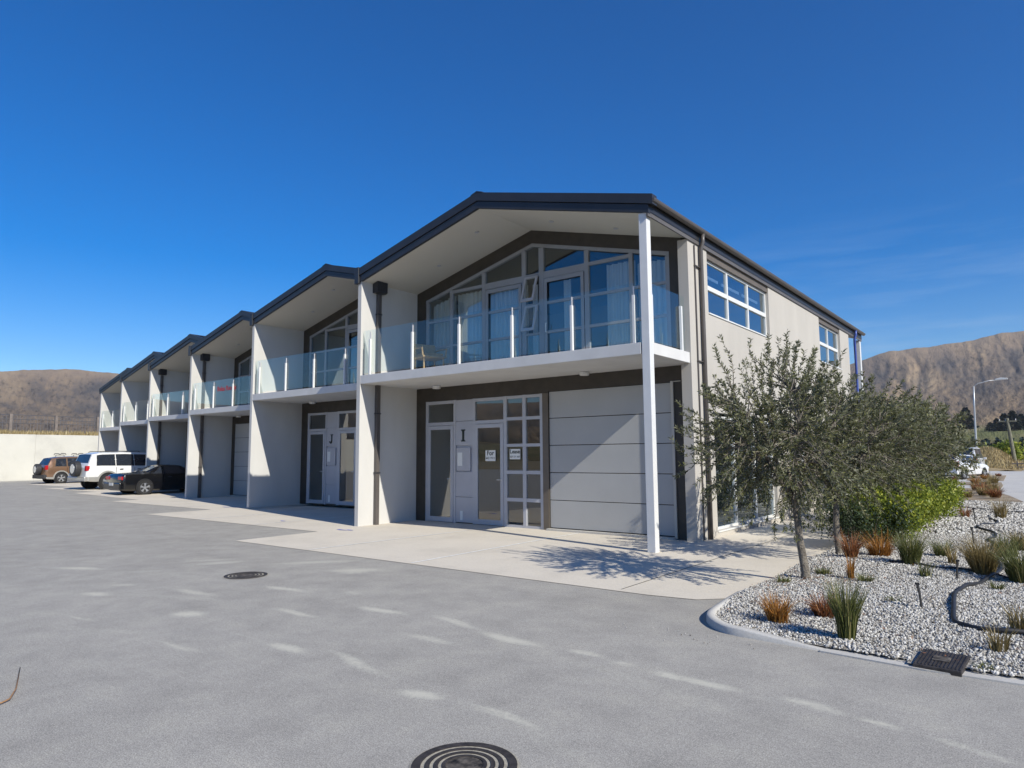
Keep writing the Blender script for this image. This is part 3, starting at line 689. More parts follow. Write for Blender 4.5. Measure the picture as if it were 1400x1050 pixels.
    # awning sashes, hinged at the top, pushed open
    for (za, zc) in ((5.0, 5.615), (4.33, 4.95)):
        L = zc-za; an = R(17); hx = 3.62; hx2 = 3.97
        def sp(x, t, o=0): return (x, y0-.01-math.sin(an)*t-math.cos(an)*o, zc-.01-math.cos(an)*t+math.sin(an)*o)
        sh = MB()
        def bar(xa, xb, ta, tb):
            n = len(sh.v); sh.v += [sp(xa, ta), sp(xb, ta), sp(xb, tb), sp(xa, tb), sp(xa, ta, .04), sp(xb, ta, .04), sp(xb, tb, .04), sp(xa, tb, .04)]
            sh.f += [tuple(n+i for i in q) for q in ((0,3,2,1),(4,5,6,7),(0,1,5,4),(1,2,6,5),(2,3,7,6),(3,0,4,7))]
        bar(hx, hx+.045, 0, L); bar(hx2-.045, hx2, 0, L); bar(hx+.046, hx2-.046, 0, .045); bar(hx+.046, hx2-.046, L-.06, L)
        so = sh.build('awning_sash', 'alu', u)
        g2 = MB(); g2.poly([sp(hx+.03, .03, .02), sp(hx2-.03, .03, .02), sp(hx2-.03, L-.03, .02), sp(hx+.03, L-.03, .02)]); g2.build('sash_glass', 'glass', so)
    # balustrade
    bx = [.30, .42] if not end else [.27, .42]
    posts = [.42, 1.83, 3.22, 4.62, 6.01] + ([7.28] if end else ([6.85] if W > 6.95 else []))
    bl = None
    gb = MB(); gy = .062
    edges = posts
    for i in range(len(posts)-1):
        gb.box(posts[i]+.012, posts[i+1]-.012, gy, gy+.012, ZS1+.05, ZS1+1.06)
    gb.box(T+.03, posts[0]-.012, gy, gy+.012, ZS1+.05, ZS1+1.06)
    if end:
        gb.box(posts[-1]+.012, W-.23, gy, gy+.012, ZS1+.05, ZS1+1.06)
        gb.box(W-.085, W-.073, .22, 1.38, ZS1+.05, ZS1+1.06); gb.box(W-.085, W-.073, 1.41, DP-.03, ZS1+.05, ZS1+1.06)
    bl = gb.build('balustrade', 'glass_bal', u)
    for x in posts:
        p = MB(); p.box(x-.025, x+.025, gy-.052, gy-.002, ZS1+.002, ZS1+.84); p.build('balustrade_post', 'alu_white', bl, bevel=.004)
        c = MB(); c.box(x-.008, x+.008, gy-.03, gy-.002, ZS1+.84, ZS1+1.0); c.build('glass_spigot', 'alu', bl)
    if end:
        for yy in (.19, 1.395):
            p = MB(); p.box(W-.070, W-.020, yy-.025, yy+.025, ZS1+.002, ZS1+.84); p.build('balustrade_post', 'alu_white', bl, bevel=.004)
    # lower joinery
    if detail:
        ex = (lambda x: x) if not mirror else (lambda x: Wd-x)
        def bx_(m, a, c, ya, yb, za, zc): m.box(min(ex(a), ex(c)), max(ex(a), ex(c)), ya, yb, za, zc)
        ya, yb = D_+.012, D_+.08
        e = MB()
        for (a, c) in ((.44, .52), (1.385, 1.455), (2.0, 2.075), (2.94, 3.03), (3.485, 3.575), (3.965, 4.05)): bx_(e, a, c, ya, yb, 0, 2.955)
        bx_(e, .52, 1.385, ya+.003, yb-.003, 2.875, 2.95); bx_(e, 2.075, 2.94, ya+.003, yb-.003, 2.875, 2.95)
        bx_(e, .52, 1.385, ya+.003, yb-.003, 2.345, 2.425); bx_(e, 2.075, 2.94, ya+.003, yb-.003, 2.345, 2.425)
        for z0_, z1_ in ((2.885, 2.95), (2.395, 2.465), (1.795, 1.862), (1.187, 1.262), (.577, .655), (.0, .06)):
            bx_(e, 3.03, 3.485, ya+.003, yb-.003, z0_, z1_); bx_(e, 3.575, 3.965, ya+.003, yb-.003, z0_, z1_)
        ef = e.build('entrance_frame', 'alu', u)
        for (a, c, hs_) in ((.525, 1.38, 1), (2.08, 2.935, 1)):
            d = MB(); bx_(d, a, a+.085, ya-.012, ya+.03, .02, 2.34); bx_(d, c-.085, c, ya-.012, ya+.03, .02, 2.34); bx_(d, a+.085, c-.085, ya-.009, ya+.03, 2.245, 2.335); bx_(d, a+.085, c-.085, ya-.009, ya+.03, .02, .135)
            dd = d.build('entrance_door', 'alu', u)
            gg = MB(); x1, x2 = sorted((ex(a+.085), ex(c-.085))); gg.poly([(x1, ya+.01, .13), (x2, ya+.01, .13), (x2, ya+.01, 2.25), (x1, ya+.01, 2.25)]); gg.build('door_glass', 'glass_low', dd)
            hh = MB(); hx = ex(c-.045); hh.tube([(hx, ya-.012, 1.05), (hx, ya-.055, 1.05), (hx-.11, ya-.055, 1.05)], .009, 6); hh.build('handle', 'alu_white', dd)
        pn = MB()
        zc_ = [.03, .628, 1.226, 1.85, 2.43, 2.95]
        for i in range(5):
            if i == 2: continue
            bx_(pn, 1.458, 1.997, ya+.01, ya+.04, zc_[i]+.006, zc_[i+1]-.006)
        bx_(pn, 1.458, 1.997, ya+.045, ya+.06, .03, 2.95)
        pno = pn.build('entrance_panel', 'alu_panel', u)
        mlb = MB(); bx_(mlb, 1.475, 1.92, ya+.005, ya+.04, 1.245, 1.80); mlb.build('letter_box', 'alu_panel', pno, bevel=.006)
        m2 = MB(); bx_(m2, 1.52, 1.67, ya+.002, ya+.0045, 1.36, 1.68); m2.build('notice_paper', 'paper', pno)
        m3 = MB(); bx_(m3, 1.60, 1.68, ya+.004, ya+.0098, .08, .30); m3.build('notice_paper', 'paper', pno)
        if letter:
            xc = ex(1.70); yl = ya+.008
            lm = MB()
            if letter == 'I':
                lm.box(xc-.028, xc+.028, yl-.012, yl, 1.955, 2.215); lm.box(xc-.062, xc+.062, yl-.0125, yl, 2.2, 2.228); lm.box(xc-.062, xc+.062, yl-.0125, yl, 1.942, 1.97)
            else:
                lm.box(xc+.0, xc+.05, yl-.012, yl, 2.02, 2.215); lm.box(xc-.035, xc+.085, yl-.0125, yl, 2.2, 2.228)
                lm.tube([(xc+.025, yl-.006, 2.03), (xc+.02, yl-.006, 1.97), (xc-.02, yl-.006, 1.95), (xc-.06, yl-.006, 1.965), (xc-.068, yl-.006, 2.01)], [.025, .024, .02, .018, .02], 8)
            lm.build('unit_letter', 'ink', pno)
        yg2 = ya+.035
        for (a, c, za, zc2) in ((.52, 1.385, 2.42, 2.88), (2.075, 2.94, 2.42, 2.88), (3.03, 3.485, .05, 2.89), (3.575, 3.965, .05, 2.89)):
            x1, x2 = sorted((ex(a), ex(c))); g3 = MB(); g3.poly([(x1, yg2, za), (x2, yg2, za), (x2, yg2, zc2), (x1, yg2, zc2)]); g3.build('pane', 'glass_low', ef)
        # sectional garage door
        gd = MB(); ga, gb_ = gD[0], gD[1]; hz = (2.985-.055)/5
        for i in range(5): gd.box(ga+.004, gb_-.004, D_+.03, D_+.07, .055+i*hz+.007, .055+(i+1)*hz-.007)
        go = gd.build('garage_door', 'garage', u, bevel=.004)
        bk = MB(); bk.box(ga+.004, gb_-.004, D_+.074, D_+.09, .05, 2.985); bk.box(ga+.004, gb_-.004, D_+.02, D_+.073, .02, .05); bk.build('door_seal', 'groove', go)
        th_ = MB(); th_.box(ga-.02, gb_+.02, D_-.10, D_+.018, -.0, .045); th_.build('threshold', 'kerb', u)
        tr_ = MB(); tr_.box(gb_-.0, gb_+.05, D_-.035, D_-.002, .02, 3.0); tr_.box(gb_+.05, gb_+.20, D_-.02, D_-.002, 2.985, 3.0); tr_.build('door_trim', 'soffit', u)
    # bulkhead lamps under the slab
    for (lx, ly) in ((1.15, 1.5), (5.35, 1.5)):
        l = MB(); c = [(lx+.10*math.cos(t*PI/8), ly+.10*math.sin(t*PI/8)) for t in range(16)]; l.prism(c, ZS0-.075, ZS0-.001, 'z'); l.build('bulkhead_lamp', 'alu_white', u, bevel=.015)
    if pipe:
        p = MB(); yp = .50
        p.box(T+.01, T+.095, yp-.05, yp+.05, .0, ZS0-.001); p.box(T+.01, T+.095, yp-.05, yp+.05, ZS1+.001, 5.51); po = p.build('downpipe', 'pipe', u)
        q = MB(); q.prism([(T+.003, 5.53), (T+.13, 5.53), (T+.18, 5.56), (T+.18, zb(T+.18)-.01), (T+.003, zb(T)-.01)], yp-.16, yp+.16, 'y'); q.build('rainwater_head', 'dark_metal', po)
        for z in (1.2, 2.6, 5.0):
            q = MB(); q.box(T+.004, T+.105, yp-.065, yp+.065, z, z+.03); q.build('pipe_bracket', 'dark_metal', po)
    # interior
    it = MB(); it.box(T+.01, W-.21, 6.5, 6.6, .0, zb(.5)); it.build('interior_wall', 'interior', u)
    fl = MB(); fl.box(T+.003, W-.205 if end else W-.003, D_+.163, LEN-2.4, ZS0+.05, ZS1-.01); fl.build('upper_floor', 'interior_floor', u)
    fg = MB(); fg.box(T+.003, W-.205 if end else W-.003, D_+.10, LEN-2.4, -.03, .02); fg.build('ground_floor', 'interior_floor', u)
    # rear wall
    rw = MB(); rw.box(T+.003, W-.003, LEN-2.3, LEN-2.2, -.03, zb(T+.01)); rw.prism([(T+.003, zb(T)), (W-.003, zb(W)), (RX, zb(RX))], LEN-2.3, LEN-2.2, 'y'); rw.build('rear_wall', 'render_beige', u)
    if end:
        p = MB(); p.box(W-.147, W, .002, .15, -.03, zb(W)-.0); p.build('corner_post', 'white_post', u, bevel=.006)
        # end wall with openings
        xa, xb = W-.18, W+.02; Y2 = 15.0
        holes = [(2.58, 6.42, 4.40, 5.672), (11.12, 13.72, 4.33, 5.672), (2.64, 6.42, .12, 2.42), (11.12, 13.72, .12, 2.42), (8.2, 9.15, -.03, 2.1)]
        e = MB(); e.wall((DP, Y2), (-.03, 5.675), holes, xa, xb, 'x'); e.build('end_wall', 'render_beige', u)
        e = MB(); e.box(xa+.004, xb+.006, LEN-.25, LEN-.05, -.03, 5.68); e.build('rear_post', 'white_post', u)
        # rear balcony slab
        e = MB(); e.box(T, W-.004, LEN-2.19, LEN-.26, ZS0, ZS1); e.build('rear_balcony_slab', 'slab', u)
        def win(y0_, y1_, z0_, z1_, cols, rowz, mt='alu_white', name='side_window'):
            xo = xb-.075; m = MB()
            m.box(xo-.05, xo, y0_+.001, y0_+.05, z0_+.001, z1_-.001); m.box(xo-.05, xo, y1_-.05, y1_-.001, z0_+.001, z1_-.001)
            m.box(xo-.047, xo-.003, y0_+.05, y1_-.05, z0_+.001, z0_+.05); m.box(xo-.047, xo-.003, y0_+.05, y1_-.05, z1_-.05, z1_-.001)
            for i in range(1, cols):
                yc = y0_+(y1_-y0_)*i/cols; m.box(xo-.05, xo+.003, yc-.032, yc+.032, z0_+.05, z1_-.05)
            for zz in rowz:
                ys_ = [y0_+.05]+[y0_+(y1_-y0_)*i/cols+s*.033 for i in range(1, cols) for s in (-1, 1)]+[y1_-.05]
                for i in range(0, len(ys_), 2): m.box(xo-.047, xo+.006, ys_[i], ys_[i+1], zz-.045, zz+.045)
            o = m.build(name, mt, u)
            g = MB(); g.poly([(xo-.03, y0_+.04, z0_+.04), (xo-.03, y1_-.04, z0_+.04), (xo-.03, y1_-.04, z1_-.04), (xo-.03, y0_+.04, z1_-.04)]); g.build('pane', 'glass_side', o)
            s = MB(); s.box(xb-.072, xb+.02, y0_-.0, y1_+.0, z0_-.028, z0_-.001); s.build('sill', 'alu_white', o)
            return o
        win(2.58, 6.42, 4.40, 5.52, 3, [4.95]); win(11.12, 13.72, 4.33, 5.52, 2, [4.92])
        win(2.64, 6.42, .12, 2.36, 3, []); win(11.12, 13.72, .12, 2.36, 2, [])
        for (a, c) in ((2.58, 6.42), (11.12, 13.72)):
            m = MB(); m.box(xb-.07, xb-.02, a+.001, c-.001, 5.521, 5.671); m.build('window_head', 'brown_jamb', u)
        m = MB(); m.box(xb-.08, xb-.03, 8.201, 9.149, 0, 2.099); m.build('side_door', 'alu', u)
        # roller blind bands behind the side window
        for i in range(3):
            yy = 2.7+i*1.27; m = MB(); m.box(xa-.05, xa-.03, yy, yy+1.05, 5.24, 5.30); m.build('blind_rail', 'plastic_white', u)
        # fascia and gutter along the side
        m = MB(); m.box(xb+.002, xb+.03, -.028, LEN, 5.655, 5.80); m.build('side_fascia', 'fascia', u)
        m = MB(); ang = [PI+PI*t/8 for t in range(9)]; gr = .068; gx, gzz = W+.125, 5.935
        outer = [(gx+gr*math.cos(t), gzz+gr*math.sin(t)*1.1) for t in ang]; inner = [(gx+(gr-.008)*math.cos(t), gzz+(gr-.008)*math.sin(t)*1.1) for t in ang[::-1]]
        m.prism(outer+inner, -.05, LEN+.03, 'y')
        for yy in (-.052, LEN+.03): m.prism(outer, yy, yy+.004, 'y')
        m.build('gutter', 'pipe', u)
        for (yy, mt) in ((2.16, 'pipe'), (15.7, 'pipe_blue')):
            m = MB()
            xo = xb+.055
            m.tube([(gx, yy, 5.88), (gx-.005, yy, 5.72), (xo, yy, 5.58), (xo, yy, 4), (xo, yy, .02)], .041, 12); po = m.build('downpipe', mt, u, smooth=True)
            if mt == 'pipe':
                m = MB(); m.tube([(xb+.02, 1.93, 5.62), (xb+.02, 1.93, 2), (xb+.02, 1.93, .02)], .014, 8); m.build('conduit', 'pipe', po)
                for z in (5.2, 3.35, 1.5):
                    m = MB(); m.box(xb+.001, xb+.045, 1.91, 2.2, z, z+.018); m.build('pipe_bracket', 'pipe', po)
    return u

U = [('I', 0, 0, 0, 7.577), ('J', -7.04, 1.511, .086, 7.04), ('K', -14.35, 3.212, .011, 7.31), ('L', -20.75, 4.494, .04, 6.40), ('M', -27.4, 5.952, .09, 6.65), ('N', -34.78, 7.751, .04, 7.38)]
build_unit('I', 0, 0, 0, 7.577, 'nearest end unit lettered I, with white corner post, open awning windows and beige side wall', end=True, pipe=True, letter='I')
build_unit('J', -7.04, 1.511, .086, 7.04, 'second unit from the right, lettered J beside its glass door', letter='J')
build_unit('K', -14.35, 3.212, .011, 7.31, 'third unit from the right, with red lettering on its balcony glass', pipe=True, mirror=True)
build_unit('L', -20.75, 4.494, .04, 6.40, 'fourth unit from the right, with the black coupe parked in its bay', pipe=True)
build_unit('M', -27.4, 5.952, .09, 6.65, 'fifth unit from the right, behind the white four wheel drive', mirror=True)
build_unit('N', -34.78, 7.751, .04, 7.38, 'farthest unit at the left end, white plastic chair on its balcony')

# curtains in the nearest unit
def curtain(x0, x1, z0, z1, y, label, zf2=None):
    n = int((x1-x0)/.012); pts = []
    ph = random.random()*6
    v = []; f = []
    for i in range(n+1):
        x = x0+(x1-x0)*i/n; o = .032*math.sin(x*44+ph)+.014*math.sin(x*97+2*ph)
        zt_ = z1 if zf2 is None else min(z1, zf2(x))
        v += [(x, y+o, z0), (x, y+o*1.0, zt_)]
        if i: f.append((2*i-2, 2*i, 2*i+1, 2*i-1))
    me = bpy.data.meshes.new('curtain'); me.from_pydata(v, [], f); me.materials.append(M['curtain']); me.polygons.foreach_set('use_smooth', [True]*len(me.polygons))
    o = bpy.data.objects.new('curtain', me); COL.objects.link(o); tag(o, label, 'curtain', 'curtains behind the upper windows'); return o
zfi = lambda x: 6.30-.25*abs(x-3.8)-.05
curtain(.52, 1.26, 3.52, 5.6, 2.06, 'white curtain filling the leftmost upper pane of the end unit', zfi)
curtain(1.34, 2.31, 3.52, 5.6, 2.06, 'white curtain in the second upper window from the left of the end unit')
curtain(2.42, 3.50, 3.52, 5.52, 2.06, 'white curtain just left of the open awning windows')
curtain(3.62, 3.80, 3.52, 5.5, 2.10, 'narrow white curtain edge behind the open awning windows')
curtain(4.4, 4.62, 3.52, 5.5, 2.2, 'thin curtain gathered behind the upper glass door')
curtain(5.62, 6.26, 3.52, 5.6, 2.06, 'white curtain half covering the window right of the upper glass door')
curtain(6.33, 7.05, 3.52, 5.5, 2.06, 'white curtain in the last upper pane beside the corner post', zfi)

# paper signs on the entrance glass
def sign(x, z, w, h, l1, l2, label, s1):
    y = D_+.0005 if x < 3 else D_+.02
    t = thing('paper_sign', label, 'sign', (x, y, z))
    m = MB(); m.box(-w/2, w/2, 0, .002, -h/2, h/2); m.build('sheet', 'paper', t)
    text_mesh(l1, s1, .0006, 'ink', t, 'lettering', (0, -.0015, .055), (PI/2, 0, 0), .0025)
    text_mesh(l2, .072 if len(l2) < 9 else .055, .0006, 'ink', t, 'lettering', (0, -.0015, -.06), (PI/2, 0, 0), .0006)
sign(2.56, 1.60, .30, .25, 'For', '443 7912', 'white paper sign reading For on the glass door', .15)
sign(3.262, 1.63, .30, .23, 'Lease', '027 271 003', 'white paper sign reading Lease in the gridded window', .125)
# red lettering on K's balcony glass
t = text_mesh('Relax Rooms', .25, .001, 'ink_red', None, 'glass_lettering', (-11.62, 3.212+.058, 4.21), (PI/2, 0, 0), .004)
tag(t, 'red lettering stuck on the balcony glass of the third unit', 'lettering')

# cane chair and white plastic chair on balconies
def armchair(name, label, x, y, z, rz, mat, w=.6, d=.6, bh=.75, arms=True, open_back=False):
    t = thing(name, label, 'chair', (x, y, z), rz)
    for sx in (-1, 1):
        for sy in (-1, 1):
            m = MB(); m.tube([(sx*w*.42, sy*d*.42, 0), (sx*w*.40, sy*d*.38, .4)], .022, 8); m.build('leg', mat, t)
    m = MB(); m.box(-w/2, w/2, -d/2, d/2, .38, .43); m.build('seat', mat, t, bevel=.015)
    if open_back:
        m = MB()
        for i in range(5):
            x_ = -w*.4+i*w*.2; m.tube([(x_, d*.42, .43), (x_*1.05, d*.52, bh+.03)], .016, 6)
        m.tube([(-w*.46, d*.5, bh), (0, d*.56, bh+.06), (w*.46, d*.5, bh)], .025, 8)
    else:
        m = MB(); m.prism([(d*.38, .43), (d*.46, .43), (d*.60, bh), (d*.52, bh)], -w/2, w/2, 'x')
    m.build('backrest', mat, t, bevel=0 if open_back else .015)
    if arms:
        for s in (-1, 1):
            m = MB(); m.tube([(s*w*.47, -d*.42, .42), (s*w*.5, -d*.45, .60), (s*w*.5, d*.1, .63), (s*w*.48, d*.45, .62)], .022, 8); m.build('armrest', mat, t)
    return t
c = armchair('cane_chair', 'low cane chair on the nearest balcony by the wing wall', 1.35, 1.05, ZS1+.004, R(70), 'cane', .62, .62, .78)
m = MB(); m.box(-.26, .26, -.24, .28, .432, .50); m.build('cushion', 'cane', c, bevel=.03)
armchair('plastic_chair', 'white plastic chair on the farthest balcony at the left end', -33.6, 8.9, ZS1+.05, R(100), 'plastic_white', .58, .55, .85, True, True)
armchair('plastic_chair', 'second white plastic chair nearer the wing wall on the farthest balcony', -32.6, 8.6, ZS1+.05, R(190), 'plastic_white', .58, .55, .85, True, True)

# ------------------------------------------------------------------ retaining wall, bank, fence
t = thing('retaining_wall', 'long pale concrete retaining wall at the left end of the yard', 'wall', (-44.0, 0, 0))
m = MB(); yy = -30
while yy < 40:
    m.box(-.25, 0, yy+.008, yy+6.2-.008, -.05, 3.36-.006*(yy+30)/6.2); yy += 6.2
m.build('wall_panels', 'wall_conc', t, bevel=.01)
m = MB(); m.box(-.24, -.02, -30, 44, -.05, 3.27); m.build('joint_backing', 'kerb', t)
xs = np.linspace(-120, -44.25, 40); ys = np.linspace(-60, 70, 60)
V, F, X, Y = grid(xs, ys, lambda X, Y: 3.25+np.clip((-45.5-X)/12, 0, 1)*.55+.06*np.sin(X*.9)*np.cos(Y*.7))
tag(npmesh('grass_bank', V, F, 'bank', smooth=True), kind='structure')
n = 14000; bx = -44.4-rng.exponential(1.6, n); by = rng.uniform(-14, 26, n)
P = np.column_stack([bx, by, 3.22+np.clip((-45.5-bx)/12, 0, 1)*.55]); Dd = unit(np.column_stack([rng.normal(0, .25, (n, 2)), np.ones(n)]))
Nn = unit(np.column_stack([rng.normal(size=(n, 2)), np.zeros(n)]))
tag(quads_leaves(P, Dd, Nn, rng.uniform(.15, .55, n), rng.uniform(.03, .07, n), 'dry_grass', 'dry_blade'), 'tall yellow dry grass growing along the bank above the concrete wall', 'grass', kind='stuff')
t = thing('wire_fence', 'post and wire mesh fence on the bank behind the concrete wall', 'fence', (-47.5, 0, 3.35))
for i in range(-6, 10):
    m = MB(); y = .70+i*2.95; wd = .09; m.box(-wd, wd, y-wd, y+wd, -.1, 1.58); m.build('fence_post', 'fence_post', t)
m = MB()
for z in (.25, .9, 1.2, 1.52): m.tube([(0, -17, z), (0, 27, z)], .022, 4)
k = -17
while k < 27: m.box(-.005, .005, k, k+.022, .1, 1.5); k += .22
m.build('wire_mesh', 'fence_wire', t)

# ------------------------------------------------------------------ cars
def wheel(parent, s, side, x, r, w, spokes=5):
    ww = MB(); n = 24
    prof = [(r*.62, -w/2), (r*.93, -w/2), (r, -w*.36), (r, w*.36), (r*.93, w/2), (r*.62, w/2)]
    for i in range(n):
        a0, a1 = 2*PI*i/n, 2*PI*(i+1)/n
        for k in range(5):
            (ra, wa), (rb, wb) = prof[k], prof[k+1]
            P = lambda rr, w_, a: (x+w_*side, s+rr*math.cos(a), r+rr*math.sin(a))
            ww.poly([P(ra, wa, a0), P(rb, wb, a0), P(rb, wb, a1), P(ra, wa, a1)])
    o = ww.build('wheel', 'tyre', parent, smooth=False)
    rm = MB()
    for i in range(n):
        a0, a1 = 2*PI*i/n, 2*PI*(i+1)/n
        P = lambda rr, w_, a: (x+w_*side, s+rr*math.cos(a), r+rr*math.sin(a))
        rm.poly([P(r*.60, w*.50, a0), P(r*.68, w*.50, a0), P(r*.68, w*.50, a1), P(r*.60, w*.50, a1)])
        rm.poly([P(0, w*.40, a0), P(r*.16, w*.40, a0), P(r*.16, w*.40, a1)])
    for i in range(spokes):
        a = 2*PI*i/spokes+.3; da = .26
        rm.poly([(x+w*.42*side, s+r*.12*math.cos(a-da*2), r+r*.12*math.sin(a-da*2)), (x+w*.47*side, s+r*.62*math.cos(a-da), r+r*.62*math.sin(a-da)), (x+w*.47*side, s+r*.62*math.cos(a+da), r+r*.62*math.sin(a+da)), (x+w*.42*side, s+r*.12*math.cos(a+da*2), r+r*.12*math.sin(a+da*2))])
    rm.build('rim', 'rim', o)
    bk = MB(); c = [(s+r*.63*math.cos(2*PI*i/16), r+r*.63*math.sin(2*PI*i/16)) for i in range(16)]
    bk.prism(c, x+side*w*.1, x+side*w*.14, 'x'); bk.build('brake_disc', 'trim_dark', o)
def make_car(name, label, loc, rz, sp, group=None):
    t = thing(name, label, 'car', loc, rz, group)
    ST = sp['st']; S = [a[0] for a in ST]
    def q(s, k): return float(np.interp(s, S, [a[k] for a in ST]))
    # station: s, zbottom, zbelt, zroof, half width belt, half width roof
    def ring(s):
        zb_, zl, zr, w, wr = (q(s, k) for k in range(1, 6)); h = zl-zb_
        half = [(0, zb_), (w*.86, zb_), (w*.965, zb_+h*.10), (w*.995, zb_+h*.38), (w, zb_+h*.62), (w*.985, zb_+h*.84), (w*.95, zl)]
        dz = zr-zl
        half += [(w*.95+(wr-w*.95)*.5, zl+dz*.5), (wr, zl+dz*.88), (wr*.92, zl+dz*.97), (wr*.6, zr+.012), (0, zr+.022)]
        return half
    ss = sorted(set(list(np.round(np.arange(S[0], S[-1]+.01, .08), 3))+[round(a, 3) for a in S]))
    R_ = [ring(s) for s in ss]; nh = len(R_[0]); m = MB(); full = []
    for s, h in zip(ss, R_):
        pts = [(x, s, z) for x, z in h]+[(-x, s, z) for x, z in h[-2:0:-1]]; full.append(pts)
    nn = len(full[0])
    for pts in full: m.v += pts
    for i in range(len(full)-1):
        for k in range(nn): m.f.append((i*nn+k, i*nn+(k+1) % nn, (i+1)*nn+(k+1) % nn, (i+1)*nn+k))
    m.f.append(tuple(range(nn))[::-1]); m.f.append(tuple((len(full)-1)*nn+k for k in range(nn)))
    body = m.build('body', sp['paint'], t, smooth=True)
    md = body.modifiers.new('edge', 'EDGE_SPLIT'); md.split_angle = R(32)
    # lower cladding
    if sp.get('low'):
        m = MB(); zc = sp['lowz']
        for sd_ in (-1, 1):
            for i in range(len(ss)-1):
                a, c = ss[i], ss[i+1]; wa, wc = q(a, 4)+.006, q(c, 4)+.006
                m.poly([(sd_*wa, a, q(a, 1)+.01), (sd_*wc, c, q(c, 1)+.01), (sd_*wc, c, zc), (sd_*wa, a, zc)])
        m.build('lower_cladding', sp['low'], t)
    def side(s, v, sd_, off=.006):
        zl, zr, w, wr = q(s, 2), q(s, 3), q(s, 4), q(s, 5); x = w*.95+(wr-w*.95)*(v if v < .5 else min(1, .5+.5*(v-.5)/.38)); return (sd_*(x+off), s, zl+(zr-zl)*v)
    for (s0, s1, s2, s3) in sp['win']:      # bottom from s0 to s1, top from s3 to s2
        for sd_ in (-1, 1):
            m = MB(); nst = 6
            for i in range(nst):
                for j in range(3):
                    def pt_(ii, jj):
                        v = .10+.72*jj/3; a = s0+(s3-s0)*jj/3; c = s1+(s2-s1)*jj/3; return side(a+(c-a)*ii/nst, v, sd_)
                    m.poly([pt_(i, j), pt_(i+1, j), pt_(i+1, j+1), pt_(i, j+1)])
            m.build('window', 'glass_car_dark', t)
            m2 = MB(); e = .0
            for i in range(nst):
                for j in range(3):
                    def pt2(ii, jj):
                        v = .06+.80*jj/3; a = s0-.03+(s3-s0)*jj/3; c = s1+.03+(s2-s1)*jj/3; return side(a+(c-a)*ii/nst, v, sd_, .003)
                    m2.poly([pt2(i, j), pt2(i+1, j), pt2(i+1, j+1), pt2(i, j+1)])
            m2.build('window_surround', 'black', t)
    for (s0, s1, nm) in sp['screens']:
        m = MB(); nst = 6
        for i in range(nst):
            for sgn in (-1, 1):
                for (ua, ub) in ((0, .45), (.45, .9)):
                    def pr(s, u_): wr = q(s, 5); return (sgn*wr*u_*.97, s, q(s, 3)+.030-.02*u_)
                    a, c = s0+(s1-s0)*i/nst, s0+(s1-s0)*(i+1)/nst
                    m.poly([pr(a, ua), pr(a, ub), pr(c, ub), pr(c, ua)])
        m.build(nm, 'black' if nm == 'windscreen' else 'glass_car_dark', t)
    r, ww = sp['r'], sp['ww']; W2 = sp['w']
    for s in sp['ax']:
        for sd_ in (-1, 1):
            xw = sd_*(q(s, 4)+.010)
            m = MB(); c = [(s+r*1.15*math.cos(2*PI*i/28), r+.02+r*1.15*math.sin(2*PI*i/28)) for i in range(28)]
            m.prism([p for p in c], xw-sd_*.12, xw, 'x'); m.build('wheel_arch', 'black', t)
            if sp.get('arch'):
                m = MB()
                for i in range(14):
                    a0, a1 = PI*i/14, PI*(i+1)/14
                    P = lambda rr, a, o: (xw+sd_*o, s+rr*math.cos(a), r+.02+rr*math.sin(a))
                    m.poly([P(r*1.12, a0, .012), P(r*1.12, a1, .012), P(r*1.32, a1, .012), P(r*1.32, a0, .012)]); m.poly([P(r*1.32, a0, .012), P(r*1.32, a1, .012), P(r*1.34, a1, -.02), P(r*1.34, a0, -.02)])
                m.build('arch_flare', sp['arch'], t)
            wheel(t, s, sd_, xw-sd_*(ww/2-.025), r, ww, sp.get('spokes', 5))
    wv = q(.05, 4)
    for sd_ in (-1, 1):
        z0_, z1_ = sp['tail']; m = MB(); tw = sp.get('tailw', .16)
        m.box(min(sd_*(wv-.02-tw), sd_*(wv+.012)), max(sd_*(wv-.02-tw), sd_*(wv+.012)), -.014, sp.get('taild', .14), z0_, z1_); m.build('tail_light', 'lamp_red', t, bevel=.012)
        m = MB(); s_ = sp['mir']; m.box(min(sd_*(wv-.0), sd_*(wv+.18)), max(sd_*(wv-.0), sd_*(wv+.18)), s_, s_+.09, q(s_, 2)-.02, q(s_, 2)+.13); m.build('mirror', sp.get('mirmat', sp['paint']), t, bevel=.02)
        m = MB(); L_ = S[-1]; m.box(min(sd_*.45, sd_*.75), max(sd_*.45, sd_*.75), L_-.10, L_+.008, .58, .70); m.build('headlight', 'plate', t, bevel=.01)
    bz0, bz1 = sp['bump']; m = MB(); m.box(-W2*.97, W2*.97, -.09, .10, bz0, bz1); m.build('rear_bumper', sp['bumpmat'], t, bevel=.04)
    m = MB(); m.box(-.2+sp.get('px', 0), .2+sp.get('px', 0), -.105, -.092, sp['pz'], sp['pz']+.12); m.build('number_plate', 'plate', t)
    for hs_ in sp.get('handles', []):
        for sd_ in (-1, 1):
            m = MB(); x = q(hs_, 4); m.box(min(sd_*x, sd_*(x+.03)), max(sd_*x, sd_*(x+.03)), hs_-.08, hs_+.08, q(hs_, 2)-.14, q(hs_, 2)-.10); m.build('door_handle', 'trim_dark', t, bevel=.008)
    for ds in sp.get('seams', []):
        for sd_ in (-1, 1):
            m = MB(); m.box(min(sd_*q(ds, 4)*.99, sd_*(q(ds, 4)+.004)), max(sd_*q(ds, 4)*.99, sd_*(q(ds, 4)+.004)), ds-.006, ds+.006, q(ds, 1)+.12, q(ds, 2)-.03); m.build('door_seam', 'black', t)
